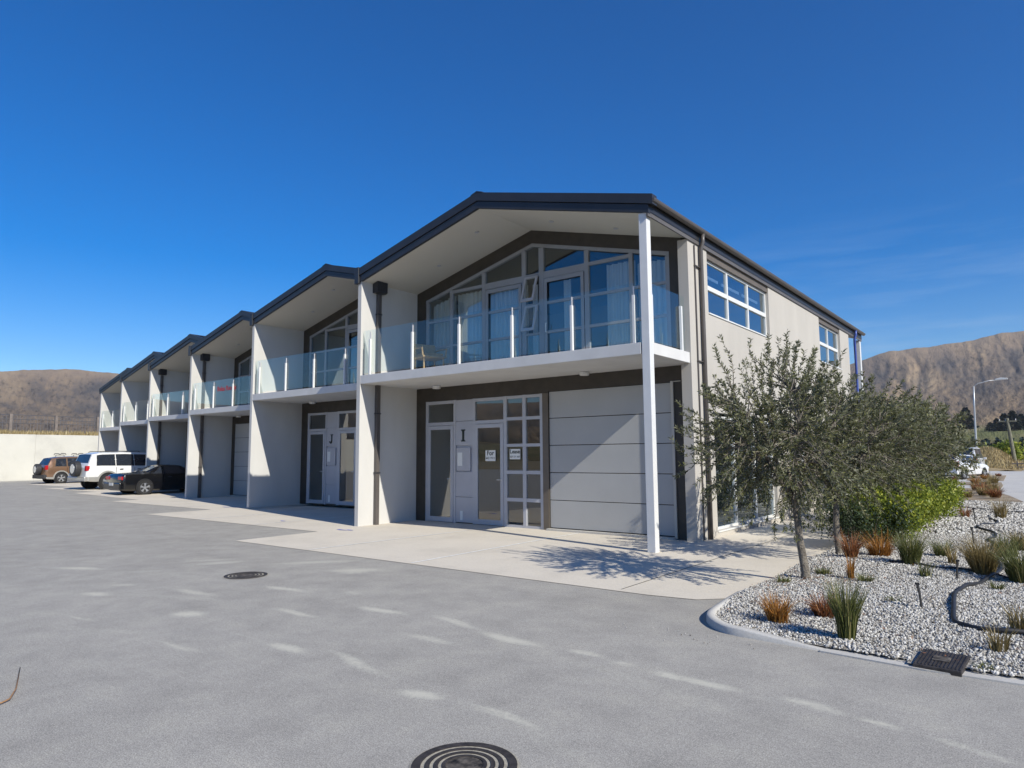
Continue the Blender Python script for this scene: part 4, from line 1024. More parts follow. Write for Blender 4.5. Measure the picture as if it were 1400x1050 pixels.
    if sp.get('spare'):
        rr, zc, mt = sp['spare']; m = MB(); c = [(sp.get('spx', 0)+rr*math.cos(2*PI*i/24), zc+rr*math.sin(2*PI*i/24)) for i in range(24)]
        m.prism(c, -.30, -.03, 'y'); so = m.build('spare_wheel', mt, t, bevel=.04)
        m = MB(); c = [(sp.get('spx', 0)+rr*.6*math.cos(2*PI*i/24), zc+rr*.6*math.sin(2*PI*i/24)) for i in range(24)]; m.prism(c, -.315, -.301, 'y'); m.build('wheel_cover', 'rim', so, bevel=.008)
    if sp.get('rails'):
        for sd_ in (-1, 1):
            m = MB(); x = sd_*q(1.5, 5)*.88; m.tube([(x, .7, q(.7, 3)+.02), (x, .8, q(.8, 3)+.06), (x, 2.5, q(2.5, 3)+.06), (x, 2.6, q(2.6, 3)+.02)], .018, 6); m.build('roof_rail', 'trim_dark', t)
    for ys_ in sp.get('racks', []):
        m = MB(); w_ = q(ys_, 5)*.95; z = q(ys_, 3)
        m.tube([(-w_, ys_, z), (-w_*.97, ys_, z+.11), (w_*.97, ys_, z+.11), (w_, ys_, z)], .018, 6)
        for sd_ in (-1, 1): m.tube([(sd_*w_*.75, ys_-.16, z+.10), (sd_*w_*.75, ys_-.12, z+.20), (sd_*w_*.75, ys_+.12, z+.20), (sd_*w_*.75, ys_+.16, z+.10)], .022, 6)
        m.build('roof_rack', 'trim_dark', t)
    if sp.get('spoiler'):
        m = MB(); z = q(.25, 3); m.box(-W2*.85, W2*.85, .02, .26, z+.12, z+.15); m.box(-W2*.8, -W2*.74, .06, .2, z, z+.12); m.box(W2*.74, W2*.8, .06, .2, z, z+.12); m.build('spoiler', sp['paint'], t, bevel=.008)
    # seats so that the cabin is not empty
    for sx in (-.38, .38):
        for sy in sp.get('seats', (1.5, 2.4)):
            m = MB(); m.box(sx-.24, sx+.24, sy-.08, sy+.06, .6, q(sy, 2)+.26); m.box(sx-.11, sx+.11, sy-.06, sy+.03, q(sy, 2)+.29, q(sy, 2)+.42); m.build('seat', 'cushion', t, bevel=.03)
    return t
M['glass_car_dark'] = simple('dark_rear_glass', (.02, .025, .035), .05, spec=.9)
SUV = dict(paint='paint_bronze', st=[(0, .42, .98, 1.0, .80, .78), (.05, .34, 1.00, 1.02, .86, .80), (.12, .30, 1.01, 1.10, .885, .78), (.38, .28, 1.02, 1.56, .89, .66), (.75, .27, 1.02, 1.63, .89, .66), (1.6, .26, 1.0, 1.66, .89, .66), (2.5, .26, .99, 1.63, .89, .65), (2.75, .26, .98, 1.56, .89, .65), (3.4, .27, .98, 1.04, .88, .74), (4.1, .28, .90, .95, .86, .7), (4.38, .30, .74, .78, .80, .66), (4.48, .40, .62, .66, .66, .55)],
    win=[(.55, 1.12, 1.12, .62), (1.24, 2.0, 2.0, 1.24), (2.1, 2.9, 2.55, 2.1)], screens=[(.14, .36, 'rear_window'), (2.78, 3.35, 'windscreen')], r=.34, ww=.22, w=.89, ax=[.86, 3.5], arch='paint_silverlow', tail=(.86, 1.12), bump=(.32, .56), bumpmat='trim_dark', pz=.60, px=-.45,
    low='paint_silverlow', lowz=.42, mir=2.95, spare=(.34, .88, 'trim_dark'), spx=.1, racks=[1.05, 2.05], handles=[1.45, 2.2], seams=[1.18, 2.05, 3.0])
BIG = dict(paint='paint_white', st=[(0, .50, 1.05, 1.07, .84, .80), (.05, .44, 1.08, 1.10, .90, .82), (.12, .42, 1.10, 1.22, .93, .80), (.30, .40, 1.12, 1.72, .94, .72), (.7, .38, 1.12, 1.80, .94, .72), (1.8, .38, 1.10, 1.83, .94, .72), (2.9, .38, 1.09, 1.80, .94, .71), (3.1, .38, 1.08, 1.74, .94, .70), (3.65, .38, 1.07, 1.14, .93, .78), (4.5, .38, 1.02, 1.06, .90, .74), (4.72, .42, .85, .88, .84, .7), (4.82, .52, .72, .75, .7, .6)],
    win=[(.48, 1.30, 1.30, .52), (1.40, 2.20, 2.20, 1.40), (2.28, 3.15, 2.85, 2.28)], screens=[(.14, .29, 'rear_window'), (3.12, 3.6, 'windscreen')], r=.385, ww=.26, w=.94, ax=[.98, 3.75], arch='paint_silverlow', tail=(.92, 1.16), bump=(.42, .64), bumpmat='paint_silverlow', pz=.68, px=-.5, low='paint_silverlow', lowz=.62,
    mir=3.2, spare=(.38, 1.02, 'trim_dark'), spx=.12, rails=True, handles=[1.6, 2.45], seams=[1.35, 2.24, 3.2], seats=(1.7, 2.6))
COUPE = dict(paint='paint_black', st=[(0, .34, .72, .74, .74, .62), (.05, .24, .80, .83, .82, .66), (.14, .20, .86, .90, .85, .68), (.9, .17, .89, .94, .865, .66), (1.1, .17, .89, 1.0, .865, .60), (1.65, .16, .88, 1.235, .865, .55), (2.0, .16, .87, 1.265, .865, .55), (2.5, .16, .86, 1.24, .865, .56), (3.25, .17, .86, .90, .86, .66), (4.2, .18, .76, .79, .84, .6), (4.45, .22, .62, .64, .76, .55), (4.53, .32, .52, .54, .6, .45)],
    win=[(1.25, 1.66, 1.72, 1.62), (1.76, 2.95, 2.5, 1.80)], screens=[(.98, 1.6, 'rear_window'), (2.55, 3.2, 'windscreen')], r=.315, ww=.22, w=.86, ax=[.92, 3.45], tail=(.66, .80), tailw=.35, taild=.05, bump=(.24, .54), bumpmat='paint_black', pz=.42, mir=2.85, handles=[1.95], seams=[1.72, 2.98], spokes=5, seats=(2.1,))
HATCH = dict(paint='paint_white', st=[(0, .40, .90, .92, .78, .72), (.06, .30, .95, .98, .83, .72), (.18, .26, .96, 1.15, .845, .66), (.55, .24, .95, 1.42, .85, .60), (1.3, .22, .93, 1.47, .85, .60), (2.1, .22, .91, 1.42, .85, .60), (3.0, .22, .90, .95, .84, .68), (3.75, .24, .78, .82, .80, .64), (3.95, .32, .62, .66, .7, .5)],
    win=[(.62, 1.15, 1.15, .72), (1.25, 1.9, 1.9, 1.25), (1.98, 2.6, 2.3, 1.98)], screens=[(.2, .5, 'rear_window'), (2.2, 2.95, 'windscreen')], r=.30, ww=.2, w=.85, ax=[.62, 3.15], tail=(.78, 1.05), tailw=.2, bump=(.28, .5), bumpmat='paint_white', pz=.6, mir=2.5, handles=[1.4, 2.1], seams=[1.2, 1.94])
VAN = dict(paint='paint_white', st=[(0, .40, 1.1, 1.12, .80, .78), (.06, .34, 1.15, 1.3, .86, .78), (.15, .30, 1.15, 1.85, .88, .72), (.8, .28, 1.15, 1.93, .88, .72), (3.2, .28, 1.12, 1.92, .88, .72), (3.4, .28, 1.10, 1.84, .88, .72), (4.05, .28, 1.08, 1.14, .86, .76), (4.5, .32, .80, .84, .82, .7), (4.6, .42, .66, .7, .7, .6)],
    win=[(.4, 1.6, 1.6, .45), (1.75, 2.6, 2.6, 1.75), (2.7, 3.55, 3.2, 2.7)], screens=[(.075, .145, 'rear_window'), (3.42, 4.0, 'windscreen')], r=.33, ww=.22, w=.88, ax=[.9, 3.6], tail=(.9, 1.25), bump=(.34, .56), bumpmat='trim_dark', pz=.7, mir=3.5, handles=[2.8], seams=[1.68, 2.65])
make_car('parked_suv', 'bronze brown SUV with roof racks parked nearest the concrete retaining wall', (-35.9, 5.0, .08), R(2), SUV)
make_car('parked_four_wheel_drive', 'large white four wheel drive with covered spare wheel, parked between brown SUV and black coupe', (-24.5, 3.0, .09), R(3), BIG)
make_car('parked_coupe', 'low black coupe with chrome alloy wheels parked by the third wing wall', (-18.8, 2.35, .03), R(-1), COUPE)
make_car('parked_hatchback', 'small white hatchback partly hidden behind the olive trees at far right', (7.75, 37.6, .01), R(-20), HATCH)
make_car('parked_van', 'white van parked behind the white hatchback by the street lamp', (8.1, 44.6, .01), R(-3), VAN)
make_car('parked_hatchback', 'white car glimpsed through the trees beyond the green hedge', (5.2, 21.0, .01), R(-40), HATCH)

# ------------------------------------------------------------------ street things
t = thing('street_lamp', 'tall galvanised street lamp with a curved outreach arm beside the parked white cars', 'street lamp', (8.1, 57.4, 0))
m = MB(); m.tube([(0, 0, 0), (.02, 0, 1.4), (.12, -.3, 5.2), (.20, -.4, 7.0)], [.10, .09, .065, .05], 10); m.build('pole', 'galv', t, smooth=True)
m = MB(); m.tube([(.20, -.4, 6.95), (.5, -.3, 7.2), (1.2, 0, 7.4), (1.7, .3, 7.45)], .028, 8); m.build('arm', 'galv', t, smooth=True)
m = MB(); m.prism([(1.6, 7.42), (2.5, 7.46), (2.45, 7.56), (2.0, 7.62), (1.65, 7.54)], .2, .55, 'y'); m.build('lamp_head', 'alu_white', t, bevel=.03)
t = thing('power_pole', 'leaning grey timber power pole with a crossarm at the far right', 'pole', (10.05, 73.7, 0))
m = MB(); m.tube([(.1, 0, 0), (-.28, -.7, 4.9)], [.2, .14], 10); m.build('pole', 'pole_wood', t)
m = MB(); m.box(-1.0, .5, -.78, -.66, 4.55, 4.68); m.build('crossarm', 'pole_wood', t)
m = MB()
for x in (-.9, -.4, .4): m.tube([(x, -.72, 4.68), (x, -.72, 4.85)], .04, 6)
m.build('insulators', 'alu_white', t)
t = thing('rail_fence', 'low dark rail fence across the end of the street', 'fence', (10.5, 66, 0))
for i in range(7):
    m = MB(); m.box(i*2-.06, i*2+.06, -.06, .06, 0, .75); m.build('fence_post', 'fence_post', t)
m = MB(); m.box(-.4, 12.4, -.10, -.061, .5, .6); m.box(-.4, 12.4, -.10, -.061, .2, .3); m.build('rail', 'fence_post', t)
# dry mound by the street end
xs = np.linspace(3, 11.5, 40); ys = np.linspace(62, 90, 30)
V, F, X, Y = grid(xs, ys, lambda X, Y: -.05+1.9*np.exp(-((X-7.8)/2.2)**2-((Y-76)/8)**2)+.08*np.sin(X*3)*np.sin(Y*1.1))
tag(npmesh('dirt_mound', V, F, 'bank', smooth=True), kind='structure')

def revolve_rings(t, radii, mats, z=0.0):
    for i in range(len(radii)-1):
        m = MB(); n = 56; r0, r1 = radii[i+1], radii[i]; h = .004 if mats[i] == 'iron' else 0.0
        for k in range(n):
            a0, a1 = 2*PI*k/n, 2*PI*(k+1)/n
            P = lambda r, a, zz: (r*math.cos(a), r*math.sin(a), zz)
            m.poly([P(r0, a0, z+h), P(r1, a0, z+h), P(r1, a1, z+h), P(r0, a1, z+h)])
            if h: m.poly([P(r1, a0, z+h), P(r1, a0, z), P(r1, a1, z), P(r1, a1, z+h)]); 
            if h and r0 > 0: m.poly([P(r0, a0, z), P(r0, a0, z+h), P(r0, a1, z+h), P(r0, a1, z)])
        m.build({'iron': 'iron_ring', 'iron_fill': 'sand_ring', 'iron_mid': 'cover_centre'}[mats[i]], mats[i], t)
def manhole(x, y, r, label):
    t = thing('manhole_cover', label, 'manhole cover', (x, y, .005))
    rr = [1.0, .965, .80, .725, .635, .565, .48, .415, .345, .0]
    mt = ['iron_fill', 'iron', 'iron_fill', 'iron', 'iron_fill', 'iron', 'iron_fill', 'iron', 'iron_mid']
    revolve_rings(t, [r*k for k in rr], mt)
manhole(10.22, -7.58, .285, 'large round cast iron manhole cover with sandy rings at the bottom edge of the yard')
manhole(4.0, -5.1, .29, 'round ribbed manhole cover farther off, in front of the concrete apron')
t = thing('meter_cover', 'rectangular dark cast iron meter lid between the gravel and the asphalt', 'cover', (11.98, -4.19, .040), R(-4)); t.rotation_euler[0] = R(4.5)
m = MB(); m.box(-.155, .155, -.19, .19, -.06, .012); m.build('lid', 'iron', t, bevel=.006)
m = MB()
for i in range(13): m.box(-.15+i*.024, -.142+i*.024, -.17, .17, .012, .017)
m.build('lid_ribs', 'iron', t)
m = MB(); m.box(-.055, .055, -.05, .05, .013, .021); m.build('lid_plate', 'iron_mid', t)
m = MB(); m.tube([(7.13, -8.84, .012), (7.17, -8.79, .012), (7.205, -8.75, .014), (7.17, -8.695, .016), (6.97, -8.60, .02), (6.47, -8.43, .03)], [.005, .006, .006, .006, .005, .003], 6)
tag(m.build('bent_twig', 'twig', smooth=True), 'bent brown twig lying on the asphalt at the left edge', 'twig')

# irrigation hose, stakes
def zbed(x, y): return float(bedz(np.array([x]), np.array([y]))[0])
H1 = [(12.9, -3.0), (12.46, -3.11), (12.32, -3.15), (12.17, -3.14), (12.03, -3.04), (11.95, -2.93), (11.9, -2.4), (11.86, -1.92), (11.84, -1.55), (11.89, -.99), (12.0, -.39), (12.06, .1), (12.13, .71), (12.07, 1.29), (11.92, 2.06), (11.76, 2.44), (11.88, 3.06), (11.9, 3.53), (11.82, 3.96), (11.88, 4.65), (11.82, 5.33), (11.54, 5.93), (11.52, 6.79), (11.76, 7.91), (11.6, 8.6), (11.5, 9.6)]
H2 = [(10.9, .35), (11.2, .33), (11.46, .30), (11.65, .37), (11.88, .27), (12.07, .31), (12.39, -.05), (13, -.2)]
H3 = [(10.3, 13.1), (10.48, 12.95), (11.04, 12.17), (11.56, 11.41), (12.2, 11.0)]
for H, r_, lb in ((H1, .022, 'long black irrigation hose winding through the white gravel'), (H2, .014, 'thin black hose crossing the gravel between the tussocks'), (H3, .016, 'black hose at the far end of the gravel bed')):
    sp_ = smooth_path(H, 6); m = MB(); m.tube([(x, y, zbed(x, y)+.028+.012*math.sin(x*9+y*5)) for x, y in sp_], r_, 7)
    tag(m.build('irrigation_hose', 'rubber', smooth=True), lb, 'hose')
for (x, y, h, lean, lb) in ((11.65, -2.53, .24, .03, 'black plastic stake nearest the kerb in the gravel'), (11.74, -.34, .24, -.02, 'black plastic stake right of the small tussock in mid gravel'), (11.65, 3.44, .28, .02, 'black stake just left of the winding hose, third away'), (11.42, 7.07, .35, .02, 'farthest black stake in the gravel bed')):
    m = MB(); z = zbed(x, y); m.tube([(x, y, z-.03), (x-lean*.5, y, z+h*.6), (x-lean, y, z+h)], [.013, .012, .014], 6); m.box(x-lean-.02, x-lean+.02, y-.012, y+.012, z+h*.92, z+h)
    tag(m.build('irrigation_stake', 'stake'), lb, 'stake', 'irrigation stakes in the gravel')

# ------------------------------------------------------------------ grasses
def tuft(name, label, x, y, h, r, n, mat, spread=.5, w=.006, z=None, droop=.35, group=None):
    z = zbed(x, y)-.01 if z is None else z
    a = rng.uniform(0, 2*PI, n); rr = r*.28*np.sqrt(rng.random(n)); L = h*rng.uniform(.45, 1.1, n); out = spread*rng.random(n)**.8
    az2 = a+rng.normal(0, .5, n)
    D0 = unit(np.column_stack([np.cos(az2)*out*.6, np.sin(az2)*out*.6, np.ones(n)])); D1 = unit(np.column_stack([np.cos(az2)*out*1.6, np.sin(az2)*out*1.6, np.ones(n)*(1-droop*out)]))
    P0 = np.column_stack([rr*np.cos(a), rr*np.sin(a), np.zeros(n)]); P1 = P0+D0*(L*.5)[:, None]; P2 = P1+D1*(L*.5)[:, None]
    S = unit(np.column_stack([-np.sin(rng.uniform(0, 6.3, n)), np.cos(rng.uniform(0, 6.3, n)), np.zeros(n)]))*w*rng.uniform(.6, 1.3, n)[:, None]
    v = np.stack([P0-S*.7, P0+S*.7, P1+S*.6, P1-S*.6, P2+S*.08, P2-S*.08], 1); f = (np.arange(n)*6)[:, None, None]+np.array([[0, 1, 2, 3], [3, 2, 4, 5]])[None]
    o = npmesh(name, v.reshape(-1, 3), f.reshape(-1, 4), mat, attrs={'rnd': np.repeat(rng.random(n), 6)}); o.location = (x, y, z)
    return tag(o, label, 'grass tussock', group or 'ornamental grasses in the gravel bed')
TU = [
 ('orange_sedge', 'bright orange sedge nearest the kerb corner', 10.62, -3.66, .30, .30, 260, 'grass_orange', .75),
 ('rust_sedge', 'rusty brown sedge between the orange sedge and the tall green tussock', 10.93, -3.22, .26, .30, 300, 'grass_rust', 1.3),
 ('green_tussock', 'tall upright green tussock beside the rusty sedge at the front', 11.27, -3.93, .50, .22, 520, 'grass_green', .34),
 ('rust_sedge', 'reddish sedge at the foot of the second olive tree', 10.38, .55, .42, .25, 220, 'grass_rust', .8),
 ('orange_sedge', 'orange sedge in front of the dark shrub', 10.67, 1.04, .42, .42, 330, 'grass_orange', 1.1),
 ('green_tussock', 'round green tussock in front of the bright green hedge', 11.15, .40, .46, .36, 600, 'grass_green', .55),
 ('green_tussock', 'small sparse green tussock left of the mid gravel stake', 11.42, -.42, .24, .2, 70, 'grass_green', .6),
 ('tan_tussock', 'broad tan and green tussock beside the bend of the hose', 11.97, .30, .52, .42, 620, 'grass_tan', .7),
 ('green_tussock', 'green tussock right of the winding hose', 12.14, 2.22, .38, .4, 420, 'grass_green', .75),
 ('tan_tussock', 'pale tussock behind the green one right of the hose', 12.30, 2.95, .36, .35, 300, 'grass_tan', .7),
 ('green_tussock', 'large green tussock cut by the right edge of the photo', 12.40, -.02, .50, .5, 700, 'grass_green', .8),
 ('green_tussock', 'low green tussock right of the hedge, beyond the sparse one', 11.37, 1.82, .32, .3, 260, 'grass_green', .9),
 ('tan_tussock', 'thin tan tussock nearest the meter lid', 12.31, -3.71, .26, .2, 70, 'grass_tan', .55),
 ('tan_tussock', 'sparse tan tussock behind the hose at the right edge', 12.43, -3.0, .30, .2, 90, 'grass_tan', .5),
 ('tan_tussock', 'slender straw coloured tussock between the two small green ones', 11.58, .88, .30, .16, 90, 'grass_tan', .4),
 ('orange_sedge', 'slender upright orange sedge in the gravel behind the first olive trunk', 10.72, -1.1, .34, .12, 60, 'grass_orange', .3),
 ('green_tussock', 'small flat green weed behind the slender orange sedge', 10.9, -1.22, .14, .25, 160, 'grass_green', 1.6),
 ('green_tussock', 'low green weed at the base of the first olive trunk', 10.36, -.9, .13, .28, 160, 'grass_green', 1.6),
 ('green_tussock', 'tiny flat green weed left of the front stake', 11.38, -2.33, .07, .25, 120, 'grass_green', 1.8),
 ('tan_tussock', 'tan tussock near the far end of the gravel by the hose', 11.75, 9.3, .55, .35, 200, 'grass_tan', .6),
 ('rust_sedge', 'small reddish tuft far back near the hedge end', 11.1, 8.8, .35, .3, 120, 'grass_rust', .9),
 ('green_tussock', 'small green weed under the bend of the hose', 12.16, -.82, .14, .2, 90, 'grass_green', 1.2),
 ('green_tussock', 'flat green weed along the asphalt edge right of the meter lid', 12.25, -4.18, .06, .2, 120, 'grass_green', 1.8),
 ('green_tussock', 'green weed on the left kerb side by the first trunk', 10.1, -1.7, .12, .22, 120, 'grass_green', 1.6),
]
for a in TU: tuft(a[0], a[1], a[2], a[3], a[4], a[5], a[6], a[7], spread=a[8])
n = 260
for i in range(26):
    x, y = random.uniform(10.8, 12.8), random.uniform(-2, 14)
for i, (x, y) in enumerate([(8.8, 18.2), (9.6, 18.6), (10.4, 18.0), (11.2, 18.4), (10.8, 19.6), (9.8, 20), (11.1, 20.2), (10.6, 21.6), (10.9, 22.3), (9.2, 23.2), (10.3, 23.8), (10.7, 25), (10.4, 27.8), (9.8, 30.5), (10.5, 31.6), (8.8, 31), (10.4, 33), (9.8, 37.5), (9.6, 41), (10.1, 44)]):
    col = ['grass_tan', 'grass_orange', 'grass_tan', 'grass_rust'][i % 4]
    tuft('dry_tussock', 'dry tussock number matching none'.replace('number matching none', 'in the brown strips beyond the gravel bed'), x, y, random.uniform(.22, .5), .5, 200, col, spread=1.2, w=.016, z=.05, group='dry tussocks in the brown planting strips')

# ------------------------------------------------------------------ trees
def tree(label, x, y, z0, H, rad, lean=(0, 0), trunk_h=.95, nt=230, per=36, leaf=(.045, .075), lw=.014, seed=1, tr=.062, group='olive trees in the planting bed', cz=None, squash=1.0):
    g_ = np.random.default_rng(seed); rs_ = random.Random(seed)
    t = thing('olive_tree', label, 'tree', (x, y, z0), 0, group)
    top = Vector((lean[0], lean[1], 0))
    fork = Vector((lean[0]*.24, lean[1]*.24, trunk_h)); ccz = cz or (trunk_h*.55+H)/2+.08; C0 = np.array([lean[0], lean[1], ccz])
    m = MB(); m.tube([(0, 0, -.05), (.012, .0, .08), (lean[0]*.12-.02, 0, trunk_h*.5), tuple(fork)], [tr*1.35, tr, tr*.86, tr*.8], 9)
    m.build('trunk', 'bark', t, smooth=True)
    limbs = []; lm = MB(); ax = np.array([rad, rad, (H-ccz)])
    for i in range(11):
        a = 2*PI*i/11+rs_.uniform(-.3, .3); e = rs_.uniform(.15, 1.35)
        tip = Vector(C0)+Vector((math.cos(a)*math.cos(e)*rad*.72, math.sin(a)*math.cos(e)*rad*.72, math.sin(e)*(H-ccz)*.75-.1))
        mid = fork.lerp(tip, .5)+Vector((rs_.uniform(-.06, .06), rs_.uniform(-.06, .06), .10)); pts = [fork-Vector((0, 0, .05)), fork.lerp(mid, .5)+Vector((rs_.uniform(-.03, .03), rs_.uniform(-.03, .03), -.02)), mid, tip]
        lm.tube(pts, [tr*.5, tr*.36, tr*.24, tr*.1], 6); 
        for k in range(9):
            f_ = k/8*3; i0 = min(2, int(f_)); limbs.append(np.array(pts[i0].lerp(pts[i0+1], f_-i0)))
    limbs = np.array(limbs)
    P_, D_l, N_l, L_ = [], [], [], []
    for i in range(nt):
        v = g_.normal(size=3); v /= np.linalg.norm(v); rr = g_.random()**.42
        bumpy = 1+.22*mnoise.noise(Vector((v[0]*1.7+seed, v[1]*1.7, v[2]*1.7)))+.10*mnoise.noise(Vector((v[0]*4, v[1]*4+seed, v[2]*4)))
        if v[2] < -.1: v[2] *= .85
        tip = C0+v*ax*rr*bumpy*np.array([1, 1, squash])
        if tip[2] < trunk_h*.62: tip[2] = trunk_h*.62+g_.random()*.3
        j = np.argmin(np.linalg.norm(limbs-(tip*.75+C0*.25), axis=1)); st_ = limbs[j]
        up = np.array([0, 0, 1.]); L0 = np.linalg.norm(tip-st_)
        ext = g_.uniform(.18, .42); dirn = unit((tip-C0)*.8+up*(.45 if tip[2] > C0[2]-.2 else -.15)*np.linalg.norm(tip-C0)+g_.normal(size=3)*.15)
        end = tip+dirn*ext
        mid = st_*.5+tip*.5+np.array([0, 0, .04]); pts = [st_, mid, tip, (tip+end)/2+g_.normal(size=3)*.015, end]
        lm.tube([Vector(p) for p in pts], [.008, .006, .004, .003, .0015], 4, cap=False)
        segs = np.array(pts); n2 = per
        tt = 1.0+g_.random(n2)**.8*3.0; i0 = np.minimum(3, tt.astype(int)); fr_ = (tt-i0)[:, None]
        pos = segs[i0]*(1-fr_)+segs[i0+1]*fr_; dr = unit(segs[i0+1]-segs[i0]); sidev = unit(np.cross(dr, g_.normal(size=(n2, 3))))
        d = unit(dr*.65+sidev*.75+g_.normal(size=(n2, 3))*.15); P_.append(pos); D_l.append(d); N_l.append(unit(np.cross(d, g_.normal(size=(n2, 3)))+np.array([0, 0, .5]))); 
    lm.build('branches', 'bark', t, recalc=False)
    P_ = np.vstack(P_); D_l = np.vstack(D_l); N_l = np.vstack(N_l); n2 = len(P_)
    quads_leaves(P_, D_l, N_l, g_.uniform(*leaf, n2), g_.uniform(.75, 1.3, n2)*lw, 'crown', 'olive', t)
    return t
tree('front olive tree with silvery leaves and slender trunk, nearest the kerb corner', 10.23, -1.28, .05, 2.74, .96, (-.16, -.42), .95, 430, 64, seed=4, leaf=(.040, .068), lw=.0145, tr=.052)
tree('second olive tree, just behind and right of the front one', 10.13, .9, .05, 2.62, .98, (.1, -.1), .95, 400, 64, seed=9, leaf=(.045, .072), lw=.016, tr=.052)
tree('third olive tree, behind the dark shrub', 9.95, 4.3, .05, 2.45, 1.15, (.2, 0), .9, 310, 44, leaf=(.06, .10), lw=.02, seed=12)
tree('fourth olive tree, beside the bright green hedge', 9.75, 7.6, .05, 2.7, 1.35, (.25, 0), .9, 280, 34, leaf=(.07, .12), lw=.026, seed=15)
tree('fifth olive tree, at the far end of the green hedge', 9.65, 11.2, .05, 2.85, 1.4, (.25, 0), .9, 340, 30, leaf=(.09, .14), lw=.032, seed=18)
tree('sixth olive tree, farthest, just left of the street lamp', 8.9, 15.3, .05, 3.0, 1.35, (.2, 0), 1.2, 340, 30, leaf=(.10, .16), lw=.038, seed=21)

def shrub(name, label, x, y, rx, ry, h, n, mat, leaf, lw, z0=.05, cat='shrub', seed=1, group=None, blobs=10):
    g_ = np.random.default_rng(seed); t = thing(name, label, cat, (x, y, z0), 0, group)
    P_ = []; N_ = []
    for b in range(blobs):
        c = np.array([g_.uniform(-rx, rx)*.75, g_.uniform(-ry, ry)*.88, h*g_.uniform(.35, .62)]); rr = np.array([rx*.55, min(ry, rx)*.6, h*.42])*g_.uniform(.75, 1.15)
        v = unit(g_.normal(size=(n//blobs, 3))); r_ = g_.random((n//blobs, 1))**.28
        p = c+v*rr*r_*(1+.15*g_.normal(size=(n//blobs, 1))); P_.append(p); N_.append(unit(v+g_.normal(size=v.shape)*.7))
    P_ = np.vstack(P_); N_ = np.vstack(N_); ok = P_[:, 2] > .0; P_, N_ = P_[ok], N_[ok]; n2 = len(P_)
    Dl = unit(np.cross(N_, g_.normal(size=N_.shape))); quads_leaves(P_, Dl, N_, g_.uniform(.7, 1.3, n2)*leaf, g_.uniform(.7, 1.3, n2)*lw, 'foliage', mat, t)
    m = MB()
    for i in range(14):
        a = g_.uniform(0, 6.3); m.tube([(rx*.2*math.cos(a), ry*.6*math.sin(a), 0), (rx*.5*math.cos(a), ry*.75*math.sin(a), h*.7)], [.014, .005], 5)
    m.build('stems', 'bark', t); return t
shrub('green_hedge', 'bright yellow green low hedge running along the gravel bed', 10.40, 6.4, .60, 4.5, 1.0, 30000, 'hedge_leaf', .055, .038, cat='hedge', seed=3, blobs=44)
shrub('dark_shrub', 'dense dark green shrub at the near end of the bright hedge', 10.15, 2.6, .62, .85, .85, 7000, 'dark_leaf', .045, .025, seed=5)
shrub('dark_shrub', 'dark olive shrub under the far olive trees behind the hedge', 9.3, 9.0, .6, 4.5, 1.1, 8000, 'dark_leaf', .07, .04, seed=6, blobs=22)

# summer haze round the whole place
hz_ = bpy.data.materials.new('haze_air'); hz_.use_nodes = True; hn = hz_.node_tree; hn.nodes.clear()
ho = N(hn, 'ShaderNodeOutputMaterial'); hv = N(hn, 'ShaderNodeVolumePrincipled'); hv.inputs['Density'].default_value = HAZE; hv.inputs['Color'].default_value = (.92, .94, 1, 1); hv.inputs['Anisotropy'].default_value = .2
hn.links.new(hv.outputs[0], ho.inputs['Volume']); M['haze'] = hz_
if HAZE > 0:
    m = MB(); m.box(-3750, 3750, -3750, 3750, -12, 530); ho_ = m.build('haze', 'haze'); tag(ho_, 'thin pale air haze over the valley and hills', 'haze', kind='stuff')
# distant trees and scrub on the lower slopes
def pine(az, r, h, w, label, n=1500):
    b = hill_point(az, r); g_ = np.random.default_rng(int(r+az*100) % 9999); t = thing('pine_tree', label, 'tree', tuple(b-Vector((0, 0, 1))), 0, 'dark pines on the lower slopes')
    m = MB(); m.tube([(0, 0, -2), (0, 0, h*.9)], [h*.025, h*.006], 6); m.build('trunk', 'bark', t)
    zz = g_.random(n)**1.2; a = g_.uniform(0, 6.28, n); rr = w*(1-zz)**.7*np.sqrt(g_.random(n))*(1+.3*np.sin(zz*25+a*2)); P = np.column_stack([rr*np.cos(a), rr*np.sin(a), h*(.08+.92*zz)])
    Dl = unit(np.column_stack([np.cos(a), np.sin(a), g_.normal(size=n)*.4])); Nn = unit(g_.normal(size=(n, 3))); quads_leaves(P, Dl, Nn, np.full(n, h*.11), np.full(n, h*.07), 'crown', 'pine', t)
pine(-4.35, 700, 19, 6.0, 'lone dark pine left of the street lamp on the slope')
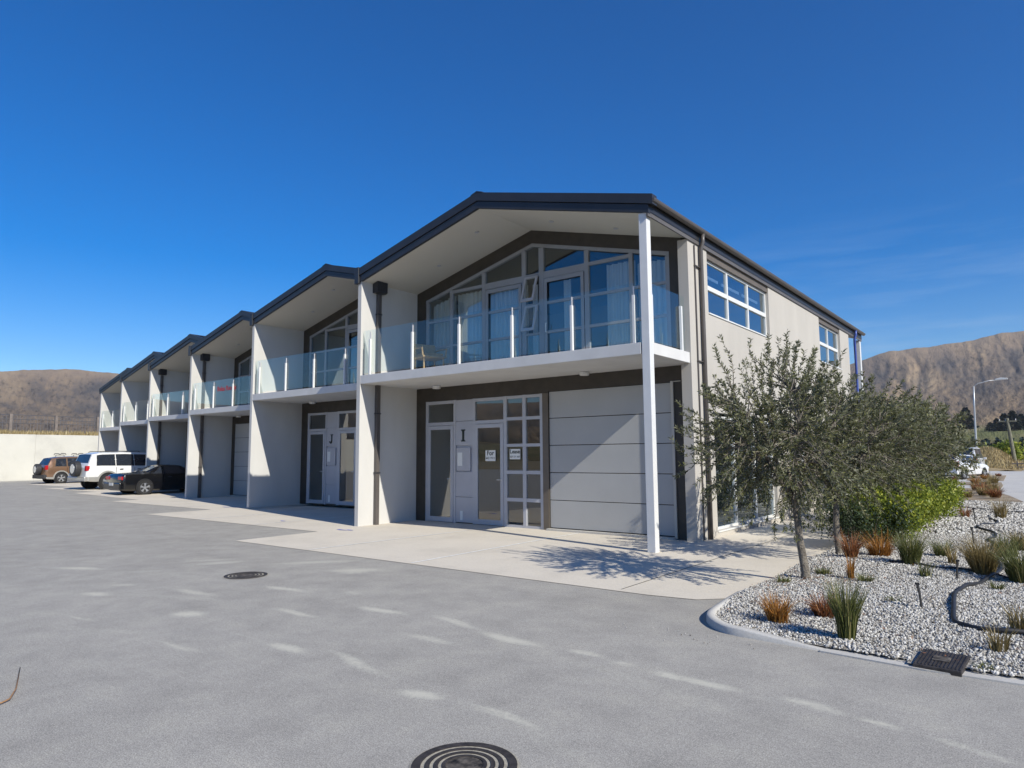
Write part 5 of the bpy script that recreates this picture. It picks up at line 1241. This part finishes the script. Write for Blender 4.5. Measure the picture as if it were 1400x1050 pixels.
for i, (a, r, h, w) in enumerate([(-2.60, 640, 10, 4.2), (-2.2, 660, 13, 4.6), (-1.72, 640, 15, 5), (-1.25, 665, 12, 4.4), (-.85, 650, 9, 4.2), (-3.0, 660, 7, 3.6)]):
    pine(a, r, h, w, ['leftmost but one pine in the dark row above the power pole', 'second tall pine in the dark row above the power pole', 'tallest pine in the dark row above the power pole', 'pine right of the tallest in the dark row', 'rightmost low pine of the dark row', 'lowest leftmost pine of the dark row'][i])
def scrubline(az0, az1, r, h, n, mat, label, name='scrub_row', sz=.8):
    g_ = np.random.default_rng(int(r)); a = g_.uniform(az0, az1, n); rr = r*(1+g_.normal(size=n)*.02); th_ = np.interp(a, pk_az, pk_el)*np.interp(rr, [170, 260, 420, 800], [-.075, 0, .09, .25])
    hh = h*(.6+.4*np.sin(a*9)+.25*np.sin(a*23)); z = CZ+np.tan(np.radians(th_))*rr+hh*g_.random(n)-.5
    P = np.column_stack([CX+np.sin(np.radians(a))*rr, CY+np.cos(np.radians(a))*rr, z]); Nn = unit(g_.normal(size=(n, 3))); Dl = unit(g_.normal(size=(n, 3)))
    return tag(quads_leaves(P, Dl, Nn, np.full(n, sz*1.4), np.full(n, sz), name, mat), label, 'scrub', kind='stuff')
scrubline(-4.2, 2.5, 330, 3.6, 9000, 'pine', 'dark band of far scrub below the green field', sz=.7)
scrubline(-3.4, 2.5, 230, 2.2, 6000, 'scrub', 'brown olive scrub band behind the power pole', sz=.5)
shrub('roadside_bush', 'yellow green bush behind the power pole', 7.0, 112, 2.6, 2.0, 3.2, 2500, 'hedge_leaf', .5, .35, z0=-.1, seed=31)
n = 9000; P = np.column_stack([rng.normal(7.6, 1.8, n), rng.uniform(64, 88, n), np.zeros(n)]); P[:, 2] = -.05+1.9*np.exp(-((P[:, 0]-7.8)/2.2)**2-((P[:, 1]-76)/8)**2)
tag(quads_leaves(P, unit(np.column_stack([rng.normal(0, .3, (n, 2)), np.ones(n)])), unit(np.column_stack([rng.normal(size=(n, 2)), np.zeros(n)])), rng.uniform(.2, .5, n), rng.uniform(.04, .09, n), 'mound_grass', 'dry_blade'), 'pale dry grass covering the mound at the end of the street', 'grass', kind='stuff')
